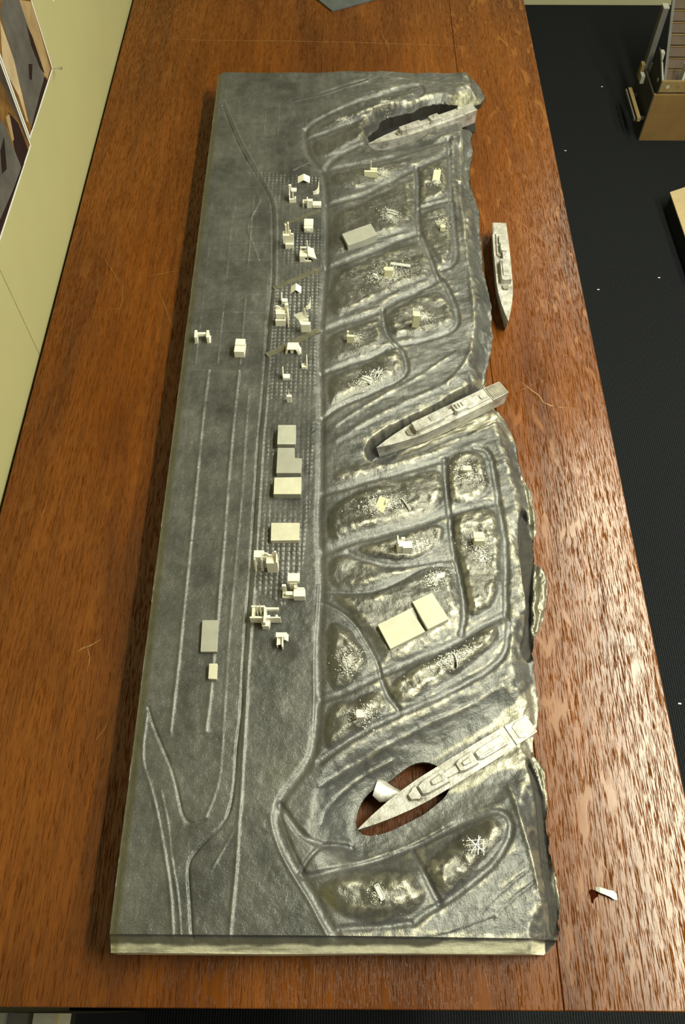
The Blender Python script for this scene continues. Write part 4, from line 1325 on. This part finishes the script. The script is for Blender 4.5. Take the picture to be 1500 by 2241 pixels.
def top_block(name, label, corners, h_mm, mat, group, cat='model building', cap=None):
    """block from the pixel corners of its top face; stands on the relief"""
    xs_ = [W(p, lambda x, y: hz(x, y) + h_mm / 1000) for p in corners]
    cx_ = sum(p[0] for p in xs_) / len(xs_)
    cy_ = sum(p[1] for p in xs_) / len(xs_)
    zg = min(hz(*p) for p in xs_ + [(cx_, cy_)])
    ztop = hz(cx_, cy_) + h_mm / 1000
    xs_ = [P(*p, ztop) for p in corners]
    cx_ = sum(p[0] for p in xs_) / len(xs_)
    cy_ = sum(p[1] for p in xs_) / len(xs_)
    t = thing(name, label, cat, (cx_, cy_, zg - 0.0004), 0, group)
    pl = [(x - cx_, y - cy_) for x, y in xs_]
    lid = 0.0016
    MB().prism(pl, 0, ztop - zg - lid + 0.0004).build('body', M[mat], t, 0.0002)
    MB().prism([(x * 1.004, y * 1.004) for x, y in pl], ztop - zg - lid + 0.0004, ztop - zg + 0.0004).build('roof', M[cap or mat], t, 0.0003)
    return t


GB = 'grey blocks on the gridded strip'
top_block('block', 'square pale grey block at the head of the row of blocks', [(609, 930), (648, 930), (647, 972), (607, 972)], 12, 'block_mid', GB, cap='block_grey')
top_block('block', 'L-shaped grey block with a notched corner, second of the row', [(608, 980), (645, 980), (645, 1002), (661, 1003), (659, 1035), (605, 1035)], 10, 'block_mid', GB, cap='block_mid')
top_block('block', 'oblong cream-topped block directly below the L-shaped block', [(601, 1045), (660, 1044), (659, 1081), (599, 1081)], 11, 'block_mid', GB, cap='block_cream')
top_block('block', 'oblong cream block standing apart, above the gate-like house', [(594, 1144), (656, 1144), (655, 1182), (593, 1183)], 9, 'block_cream', GB, cap='block_cream')
top_block('slab', 'flat grey slab on the lower left plateau', [(443, 1357), (478, 1357), (475, 1426), (439, 1426)], 5, 'block_mid', GL)
top_block('slab', 'tiny cream slab below the flat grey slab', [(458, 1452), (476, 1452), (474, 1486), (456, 1485)], 6, 'block_cream', GL)
GS = 'shed blocks on the mounds'
top_block('shed', 'warm grey shed block in the upper part of the model', [(749, 512), (780, 500), (812, 489), (826, 513), (795, 526), (762, 537)], 9, 'block_mid', GS)
top_block('shed', 'larger cream shed block with brushed top, left of the pair', [(827, 1367), (898, 1332), (931, 1382), (855, 1420)], 8, 'block_cream', GS)
top_block('shed', 'smaller cream shed block, upper right of the pair', [(903, 1317), (946, 1297), (983, 1354), (937, 1377)], 8, 'block_cream', GS)

# ruins on the mounds
V = 'ivory'
house('ruin', 'ivory ruin with a thin upright post on the uppermost block', (812, 388), [
    ('front_box', MB().box(-12, 11, 0, 4, 0, 12)), ('back_box', MB().box(-1, 11, 4, 9, 0, 14)), ('post', MB().box(-1, 0.6, 7, 9, 14, 28))], -2, V, GR)
house('ruin', 'ivory leaning slab ruin near the upper right shore', (956, 396), [
    ('slab', MB().add([(-8, 0, 0), (5.5, 0, 0), (7.5, 12, 15), (-5.5, 12, 15), (-8, 3, 0), (5.5, 3, 0), (7.5, 14, 14), (-5.5, 14, 14)], [(0, 1, 2, 3), (4, 7, 6, 5), (0, 4, 5, 1), (1, 5, 6, 2), (2, 6, 7, 3), (3, 7, 4, 0)])), ('tooth', MB().box(-3, -1.5, 12, 14, 12, 17.5)), ('tooth', MB().box(3, 5, 12, 14, 12, 16.5))], 0, V, GR)
house('ruin', 'ivory cube ruin with two little posts near the upper right shore', (969, 506), [
    ('cube', MB().box(-4.3, 4.3, 0, 7, 0, 9)), ('post', MB().box(-4, -2.6, 5.5, 7, 9, 20)), ('post', MB().box(2, 3.4, 5.5, 7, 9, 20)), ('lintel', MB().box(-4, 3.4, 5.5, 7, 18.5, 20))], 0, V, GR)
house('ruin', 'ivory box ruin with two posts amid the widest rubble field', (850, 607), [
    ('box', MB().box(-6.5, 7, 0, 7, 0, 15)), ('lid', MB().box(-7.5, 7.5, 1, 8, 15, 16)), ('post', MB().box(-4.5, -3.3, 7, 8.2, 15, 24)), ('post', MB().box(1.5, 2.7, 7, 8.2, 15, 24))], -3, V, GR)
house('ruin', 'tall ivory box ruin with a pointed side wall', (910, 717), [
    ('box', MB().box(-5, 5, 0, 5, 0, 26)), ('box_top', MB().box(-5, 5, 5, 9, 0, 27)), ('side_wall', MB().yz([(0, 0), (8, 0), (10, 34), (8.5, 34), (1, 24)], -6.3, -5))], -3, V, GR)
house('ruin', 'ivory L-shaped ruin on the left middle block', (767, 751), [
    ('box', MB().box(-5.5, 6, 0, 4, 0, 15)), ('tower', MB().box(-5.5, -2.5, 4, 7, 0, 21))], -2, V, GR)
house('ruin', 'ivory card lying tilted on the rubble below the middle ship', (835, 1117), [
    ('card', MB().add([(-9, 4, 1), (2, -5, 1.5), (10, 12, 8), (-2, 19, 8), (-9, 4, 0), (2, -5, 0), (10, 12, 6.8), (-2, 19, 6.8)], [(0, 1, 2, 3), (4, 7, 6, 5), (0, 4, 5, 1), (1, 5, 6, 2), (2, 6, 7, 3), (3, 7, 4, 0)])),
    ('back_piece', MB().prism([(5, 6), (9, 8), (8.5, 14), (6, 13)], 0, 8))], 0, V, GR)
house('ruin', 'ivory corner ruin with a tall left wall casting a shadow', (886, 1210), [
    ('left_wall', MB().box(-9, -3, 0, 9, 0, 19)), ('tall_wall', MB().box(-10.5, -8.8, 0, 12, 0, 27)), ('box', MB().box(-3, 9.5, -1, 9, 0, 16)), ('rear_post', MB().box(-4.5, 0, 9, 12, 0, 22))], 3, 'house', GR)
house('ruin', 'ivory cube ruin beside the lower right shore', (1048, 1194), [
    ('cube', MB().box(-7, 7.5, 0, 8, 0, 13)), ('roof', MB().box(-7.6, 6, 4, 13, 13, 14.5)), ('flange', MB().box(6, 9, 1, 3, 10, 13))], 2, V, GR)
house('ruin', 'tiny ivory stool-like ruin on the right-hand block', (1022, 1043), [
    ('seat', MB().box(-6, 5, 3, 11, 8, 12)), ('leg', MB().xz([(-1, 0), (0.4, 0), (-1.6, 8), (-3, 8)], -1, 1)), ('leg', MB().xz([(5, 0), (6.4, 0), (3.6, 8), (2.2, 8)], -2, 0)), ('rear_leg', MB().box(-3, 2, 8, 10, 0, 8))], 0, V, GR)
house('ruin', 'tiny ivory box ruin on the lowest left block', (788, 1577), [
    ('box', MB().box(-4, 4, 0, 3, 0, 13)), ('flap', MB().box(-4, 3, 3, 9, 12, 13.2)), ('fin', MB().box(4, 5.2, 0, 5, 0, 13))], 4, 'house', GR)
house('scrap', 'white scrap of card on the rubble above the pair of sheds', (963, 1268), [
    ('scrap_card', MB().add([(-5, 0, 2), (6, 2, 3), (7, 9, 5), (-4, 6, 4), (-5, 0, 0.5), (6, 2, 1), (7, 9, 3.5), (-4, 6, 2.5)], [(0, 1, 2, 3), (4, 7, 6, 5), (0, 4, 5, 1), (1, 5, 6, 2), (2, 6, 7, 3), (3, 7, 4, 0)]))], 0, 'white_metal', GR, 'scrap')
m_ = MB()
vs, fs = [], []
for i in range(7):
    a_ = -0.9 + 1.8 * i / 6
    vs += [(-4 + 4 * math.cos(a_), 12 * math.sin(a_), 0), (-4 + 4 * math.cos(a_), 12 * math.sin(a_), 5.5 * math.cos(a_)), (-3 + 4 * math.cos(a_), 12 * math.sin(a_), 0), (-3 + 4 * math.cos(a_), 12 * math.sin(a_), 5.5 * math.cos(a_))]
for i in range(6):
    p_, q_ = 4 * i, 4 * i + 4
    fs += [(p_, p_ + 1, q_ + 1, q_), (p_ + 2, q_ + 2, q_ + 3, p_ + 3), (p_ + 1, p_ + 3, q_ + 3, q_ + 1)]
fs += [(0, 2, 3, 1), (24, 25, 27, 26)]
m_.add(vs, fs)
house('shard', 'curved white shard standing on the long mound', (998, 1446), [('shard_wall', m_)], 12, 'white_metal', GR, 'scrap')


def sticks(px, label, segs, r_mm, rot=0, name='twig_frame', plate=None):
    x, y, z = at(*px)
    t = thing(name, label, 'scrap', (x, y, z), math.radians(rot), GR)
    for a_, b_ in segs:
        MB().bar(a_, b_, r_mm, 0, 5).build('rod', M['white_metal'], t, 0, 0.001)
    if plate:
        MB().prism(plate, 0.5, 2).build('plate', M['white_metal'], t, 0, 0.001)


sticks((825, 822), 'white stick lattice on the left lower rubble of the upper half', [((-10, -2, 2), (8, 8, 4)), ((-8, 6, 3), (10, 0, 4)), ((-4, -6, 2), (4, 12, 5)), ((0, -7, 2), (9, 9, 5)), ((-9, 3, 4), (9, 4, 4)), ((-3, 10, 3), (6, -6, 3)), ((-10, -2, 2), (-4, 10, 3))], 0.55)
sticks((803, 834), 'silvery crushed plate on rubble beside the stick lattice', [((-8, 3, 4), (6, -5, 2.5)), ((-6, 7, 4), (8, 0, 3))], 0.9, 0, 'crushed_plate', [(-9, 4), (5, -7), (9, -1), (7, 6), (-4, 9)])
sticks((877, 582), 'long pale bar lying on the widest rubble field', [((-16, 4, 3), (16, -3, 3.5)), ((-16, 1.5, 2.5), (16, -5, 3))], 1.6, 0, 'bar')
sticks((822, 606), 'small silvery lump at the left of the widest rubble field', [((-4, 3, 3), (4, -3, 3))], 1.4, 0, 'lump', [(-5, 2), (0, -5), (5, -3), (3, 4), (-2, 6)])
sticks((857, 469), 'pair of pale bars on a round rubble heap', [((-9, 7, 5), (9, 0, 5)), ((-7, 1, 4), (10, -6, 4))], 1.3, 0, 'bar_pair')
sticks((1041, 1851), 'white twig lattice on the lower right mound', [((-11, 0, 2), (11, 2, 3)), ((-8, 8, 2), (9, -7, 3)), ((-6, -8, 2), (6, 9, 3)), ((2, -9, 2), (4, 10, 3)), ((-10, 5, 2), (10, 6, 3)), ((-9, -5, 2), (10, -3, 3)), ((8, -10, 2), (9, 6, 3))], 0.5)
sticks((828, 1955), 'small white frame on the lowest left mound', [((-4, 7, 2), (3, -7, 2)), ((-4, 7, 2), (0, 9, 2)), ((3, -7, 2), (7, -5, 2)), ((0, 9, 2), (7, -5, 2))], 0.7, 0, 'frame', [(-3, 6), (3, -6), (6, -4.5), (0, 7.5)])
sticks((885, 1100), 'silvery splinter at the right of the rubble below the middle ship', [((-3, 5, 2), (5, -7, 2)), ((2, -3, 2), (8, -12, 1.5))], 0.9, 0, 'splinter')


# rubble heaps: countless chips, one object per heap
def rubble(px, rx, ry, ang, n, label, size=1.0):
    c_ = W(px, hz)
    n = int(n * 1.6)
    k = math.hypot(W((px[0] + 10, px[1]), hz)[0] - c_[0], 0) / 10
    ky = abs(W((px[0], px[1] + 10), hz)[1] - c_[1]) / 10
    m_ = MB()
    ca_, sa_ = math.cos(math.radians(ang)), math.sin(math.radians(ang))
    for i in range(n):
        r_ = abs(rnd.gauss(0, 0.50))
        if rnd.random() < 0.12:
            r_ *= 1.7
        a_ = rnd.uniform(0, 2 * math.pi)
        u_, v_ = r_ * math.cos(a_) * rx, r_ * math.sin(a_) * ry
        u_, v_ = u_ * ca_ - v_ * sa_, u_ * sa_ + v_ * ca_
        x, y = c_[0] + u_ * k, c_[1] - v_ * ky
        z = hz(x, y) + rnd.uniform(0, 0.0012) * max(0, 1 - r_)
        s_ = rnd.uniform(0.0005, 0.0012) * size
        l_ = s_ * rnd.uniform(0.8, 2.0)
        t_ = rnd.uniform(0, math.pi)
        ct, st2 = math.cos(t_), math.sin(t_)
        tl = rnd.uniform(-0.6, 0.6)
        vs_ = []
        for (p_, q_, w_) in ((-1, -1, -.6), (1, -1, -.6), (1, 1, -.6), (-1, 1, -.6), (-.8, -.7, .8), (.9, -.8, .7), (.7, .8, .8), (-.9, .8, .6)):
            lx, ly, lz = p_ * l_ * .6, q_ * s_ * .5, w_ * s_ * .55 + p_ * tl * s_ * .5
            vs_.append((x + lx * ct - ly * st2, y + lx * st2 + ly * ct, z + lz + 0.0003))
        m_.add(vs_, [(3, 2, 1, 0), (4, 5, 6, 7), (0, 1, 5, 4), (1, 2, 6, 5), (2, 3, 7, 6), (3, 0, 4, 7)])
    o = m_.build('rubble', M['chips'])
    tag(o, label, 'rubble', None, 'stuff')


rubble((842, 227), 16, 9, 0, 170, 'silvery rubble in the upper loop nearest the uppermost ship')
rubble((753, 262), 20, 10, -15, 150, 'silvery rubble in the left end of the upper loop')
rubble((840, 378), 24, 14, 0, 330, 'silvery rubble right of the ruin with an upright post')
rubble((957, 400), 16, 9, 0, 130, 'silvery rubble at the foot of the leaning slab')
rubble((856, 472), 26, 20, 20, 420, 'round silvery rubble heap above the warm grey shed')
rubble((965, 488), 20, 16, 0, 200, 'silvery rubble around the cube ruin with little posts')
rubble((852, 602), 62, 24, -12, 850, 'widest field of silvery rubble in the upper half')
rubble((930, 694), 22, 15, 0, 260, 'silvery rubble right of the tall box ruin')
rubble((781, 741), 13, 15, 0, 170, 'silvery rubble right of the L-shaped ruin')
rubble((802, 832), 38, 16, -32, 420, 'silvery rubble under the stick lattice')
rubble((1022, 1037), 32, 26, 10, 380, 'silvery rubble on the right-hand block below the middle ship')
rubble((838, 1103), 56, 22, -12, 760, 'long silvery rubble field below the middle ship')
rubble((920, 1192), 34, 14, -25, 300, 'silvery rubble right of the corner ruin')
rubble((1046, 1190), 26, 28, 0, 260, 'silvery rubble around the cube ruin by the lower shore')
rubble((1056, 1226), 16, 20, 0, 150, 'silvery rubble just below the cube ruin by the lower shore')
rubble((952, 1268), 30, 20, -25, 330, 'silvery rubble above the pair of cream sheds')
rubble((766, 1448), 26, 34, 15, 330, 'silvery rubble on the triangular mound')
rubble((990, 1440), 60, 18, -28, 430, 'silvery rubble along the long mound')
rubble((795, 1562), 40, 24, -20, 330, 'silvery rubble around the tiny box on the lowest left block')
rubble((828, 1957), 20, 16, 0, 130, 'silvery rubble around the small frame on the lowest left mound', 0.8)
rubble((1036, 1850), 20, 14, 0, 110, 'silvery rubble under the twig lattice on the lower right mound', 0.8)

# ------------------------------------------------------------------ prints pinned to the left wall
WX = -0.5


def picture(label, y0_, y1_, z0_, z1_, polys, base):
    t = thing('print', label, 'print', (WX, (y0_ + y1_) / 2, z0_), 0, 'pinned prints')
    ym = (y0_ + y1_) / 2
    MB().box(0.0003, 0.0012, y0_ - ym, y1_ - ym, 0, z1_ - z0_).build('sheet', M['paper'], t)
    m_ = MB()
    bd = 0.004
    mats = [M[base]]
    m_.box(0.0012, 0.0015, y0_ - ym + bd, y1_ - ym - bd, bd, z1_ - z0_ - bd, 0)
    for k, (mt, pts_) in enumerate(polys):
        if M[mt] not in mats:
            mats.append(M[mt])
        lo, hi = y0_ - ym + bd, y1_ - ym - bd
        q_ = []
        for p in pts_:
            yy, zz = onwall(*p, WX + 0.0015)
            q_.append((min(max(yy - ym, lo), hi), min(max(zz - z0_, bd), z1_ - z0_ - bd)))
        m_.yz(q_, 0.0015, 0.0016 + 0.00012 * k, mats.index(M[mt]))
    m_.build('picture', mats, t)


picture('near print of charred beams on white paper on the left wall', 0.93, 1.157, 0.195, 0.55, [
    ('p_brown', [(0, 175), (64, 318), (50, 370), (0, 300)]), ('p_black', [(18, 245), (40, 270), (62, 330), (48, 368), (32, 330)]), ('p_slate', [(-10, 290), (5, 262), (46, 366), (0, 500), (-40, 560)]),
    ('p_black', [(50, 372), (56, 365), (2, 505), (-30, 570), (-34, 556), (0, 480)]), ('p_tan', [(12, 255), (20, 250), (30, 305), (26, 310)]), ('p_black', [(0, 330), (8, 300), (14, 370), (4, 380)])], 'p_dark')
picture('far print of dark planks and pale beams on the left wall', 1.161, 1.352, 0.203, 0.56, [
    ('p_tan', [(42, 0), (70, 0), (110, 150), (104, 172), (97, 165)]), ('p_slate', [(5, 0), (42, 0), (97, 168), (68, 278), (30, 130), (0, 30)]), ('p_pale', [(0, 45), (30, 130), (62, 268), (50, 270), (0, 145)]),
    ('p_black', [(97, 168), (104, 176), (84, 240), (72, 290), (67, 285)]), ('p_black', [(58, 55), (70, 80), (97, 160), (88, 150), (68, 100)]), ('p_black', [(62, 140), (70, 140), (69, 175), (64, 172)]), ('p_brown', [(20, 180), (40, 210), (62, 280), (66, 308), (40, 260)])], 'p_brown')
picture('third print, mostly out of view at the far left', 1.449, 1.66, 0.262, 0.6, [], 'p_black')
t = thing('pin', 'small silvery pin holding the far print to the left wall', 'pin', (WX, 1.348, 0.206), 0)
MB().bar((0, 0, 0), (0.016, 0, 0.001), 0.0006).build('needle', M['steel'], t)
MB().bar((0.013, 0, 0.0008), (0.018, 0, 0.0012), 0.0022, 0, 10).build('head', M['steel'], t)

# ------------------------------------------------------------------ objects on the floor, right and near left
t = thing('board_model', 'dark board model with slatted back and brown front on the far right carpet', 'model', (1.0, 2.556, FLOOR))
H1 = 0.165
MB().box(0.004, 0.42, 0, 0.010, 0, H1).build('front_board', M['cardboard'], t, 0.001)
MB().box(0, 0.004, 0.0, 0.20, 0, H1).build('side_board', M['blackboard'], t)
MB().box(0.004, 0.42, 0.010, 0.20, H1 - 0.02, H1 - 0.008).build('deck', M['blackboard'], t)
MB().box(0.004, 0.42, 0.19, 0.20, 0, H1 - 0.021).build('back_board', M['blackboard'], t)
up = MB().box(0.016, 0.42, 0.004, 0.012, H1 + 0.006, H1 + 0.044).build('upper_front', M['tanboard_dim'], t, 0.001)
up['label'] = 'tan strip with round holes'
for k in range(5):
    MB().bar((0.040 + 0.034 * k, 0.0035, H1 + 0.025), (0.040 + 0.034 * k, 0.0045, H1 + 0.025), 0.0062, 0, 14).build('round_hole', M['block_grey' if k == 0 else 'cardboard'], up)
MB().yz([(0.004, H1 - 0.008), (0.13, H1 - 0.008), (0.115, H1 + 0.09), (0.085, H1 + 0.085), (0.004, H1 + 0.044)], 0.012, 0.016).build('side_gable', M['blackboard'], t)
MB().bar((0.0115, 0.035, H1 + 0.03), (0.0122, 0.035, H1 + 0.03), 0.007, 0, 12).build('round_hole', M['block_grey'], t)
MB().box(0.004, 0.022, 0.165, 0.19, H1 - 0.008, H1 + 0.185).build('post', M['greyboard'], t)
MB().box(0.0035, 0.0225, 0.164, 0.191, H1 + 0.185, H1 + 0.189).build('post_cap', M['block_grey'], t)
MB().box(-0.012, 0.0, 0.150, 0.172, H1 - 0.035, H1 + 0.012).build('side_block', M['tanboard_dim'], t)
MB().box(-0.012, 0.0, 0.120, 0.147, H1 - 0.035, H1 - 0.010).build('side_block', M['block_grey'], t)
MB().box(0.016, 0.034, 0.105, 0.125, H1 + 0.05, H1 + 0.078).build('end_block', M['block_grey'], t)
MB().add([(.018, .016, H1 + .03), (.028, .016, H1 + .03), (.034, .10, H1 + .052), (.022, .10, H1 + .052), (.018, .016, H1 + .0), (.028, .016, H1 + .0), (.034, .10, H1 + .03), (.022, .10, H1 + .03)], [(0, 1, 2, 3), (4, 7, 6, 5), (0, 4, 5, 1), (1, 5, 6, 2), (2, 6, 7, 3), (3, 7, 4, 0)]).build('ramp', M['block_grey'], t)
SY, SZ = 0.205, 0.235
for k, xx in enumerate((0.046, 0.120, 0.194)):
    MB().yz([(0.06, H1 - 0.008), (0.072, H1 - 0.008), (0.072 + SY, H1 - 0.008 + SZ), (0.06 + SY, H1 - 0.008 + SZ)], xx, xx + 0.009).build('lattice_post', M['greyboard'], t)
for k in range(9):
    f0, f1 = (k + .3) / 9, (k + 1.15) / 9
    ya, za, yb, zb_ = 0.074 + SY * f0, H1 - 0.006 + SZ * f0, 0.074 + SY * f1, H1 - 0.006 + SZ * f1
    MB().yz([(ya, za), (ya + 0.005, za - 0.004), (yb + 0.005, zb_ - 0.004), (yb, zb_)], 0.055, 0.42).build('slat', M['slatwood'], t)
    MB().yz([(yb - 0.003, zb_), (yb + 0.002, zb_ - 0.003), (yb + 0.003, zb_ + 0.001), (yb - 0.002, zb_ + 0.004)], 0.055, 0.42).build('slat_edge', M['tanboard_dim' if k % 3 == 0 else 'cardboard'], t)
MB().box(-0.030, -0.018, -0.01, 0.165, 0.078, 0.09).build('side_rail', M['tanboard_dim'], t)
MB().box(-0.040, -0.036, -0.01, 0.16, 0.08, 0.088).build('side_rail', M['greyboard'], t)
for yy in (0.01, 0.14):
    MB().box(-0.040, 0.0, yy, yy + 0.008, 0.07, 0.0795).build('rail_bracket', M['blackboard'], t)
MB().box(0.088, 0.096, 0.03, 0.06, H1 - 0.008, H1 + 0.075).build('white_stick', M['whiteboard'], t)

t = thing('tan_box', 'low tan-topped box with dark sides, cut off by the right edge', 'box', (0, 0, FLOOR))
ZT = FLOOR + 0.07
ca_, cb_, cc_ = P(1467, 420, ZT), P(1512, 405, ZT), P(1512, 550, ZT)
ux_, uy_ = cb_[0] - ca_[0], cb_[1] - ca_[1]
l_ = math.hypot(ux_, uy_)
ux_, uy_ = ux_ / l_, uy_ / l_
vx_, vy_ = (cc_[0] - ca_[0]) * 1.4, (cc_[1] - ca_[1]) * 1.4
q_ = [(0, 0), (ux_ * .4, uy_ * .4), (ux_ * .4 + vx_, uy_ * .4 + vy_), (vx_, vy_)]
t.location = (ca_[0], ca_[1], FLOOR)
mx_, my_ = sum(p[0] for p in q_) / 4, sum(p[1] for p in q_) / 4
MB().prism([(mx_ + (x - mx_) * .97, my_ + (y - my_) * .97) for x, y in q_], 0, 0.064).build('body', M['black'], t)
MB().prism(q_, 0.064, 0.07).build('lid', M['tanboard'], t, 0.001)

t = thing('stacked_boards', 'grey, white and cream boards stored on edge under the near left table corner', 'boards', (-0.5, 0, FLOOR))
zt_ = 0.46
def bx_at(px, z):
    return P(px, 2225, z)[0] + 0.5
e = [bx_at(p, zt_ + FLOOR) for p in (-25, 10, 73, 122, 129, 155)]
e[0] = 0.001
for (a_, b_, mt, nm) in ((e[0], e[1], 'block_mid', 'board'), (e[1], e[2], 'greyboard', 'board'), (e[2], e[3], 'block_grey', 'board'), (e[3], e[4], 'tanboard', 'edge_trim'), (e[4], e[5], 'block_cream', 'board')):
    MB().box(a_, b_, -0.35, -0.012, 0.0, zt_ if mt != 'greyboard' else zt_ - 0.01).build(nm, M[mt], t)
MB().box(e[5], e[5] + 0.006, -0.35, -0.012, 0, zt_ - 0.002).build('black_side', M['black'], t)

# lint on the carpet
m_ = MB()
for px in ((1238, 330), (1310, 634), (1318, 190), (1443, 608), (1488, 1540)):
    x, y = P(*px, FLOOR)
    m_.prism([(x - .004, y - .001), (x + .003, y - .002), (x + .004, y + .001), (x - .002, y + .002)], FLOOR + 0.0002, FLOOR + 0.001)
tag(m_.build('lint', M['paper']), 'white specks of lint on the dark carpet', 'lint', None, 'stuff')
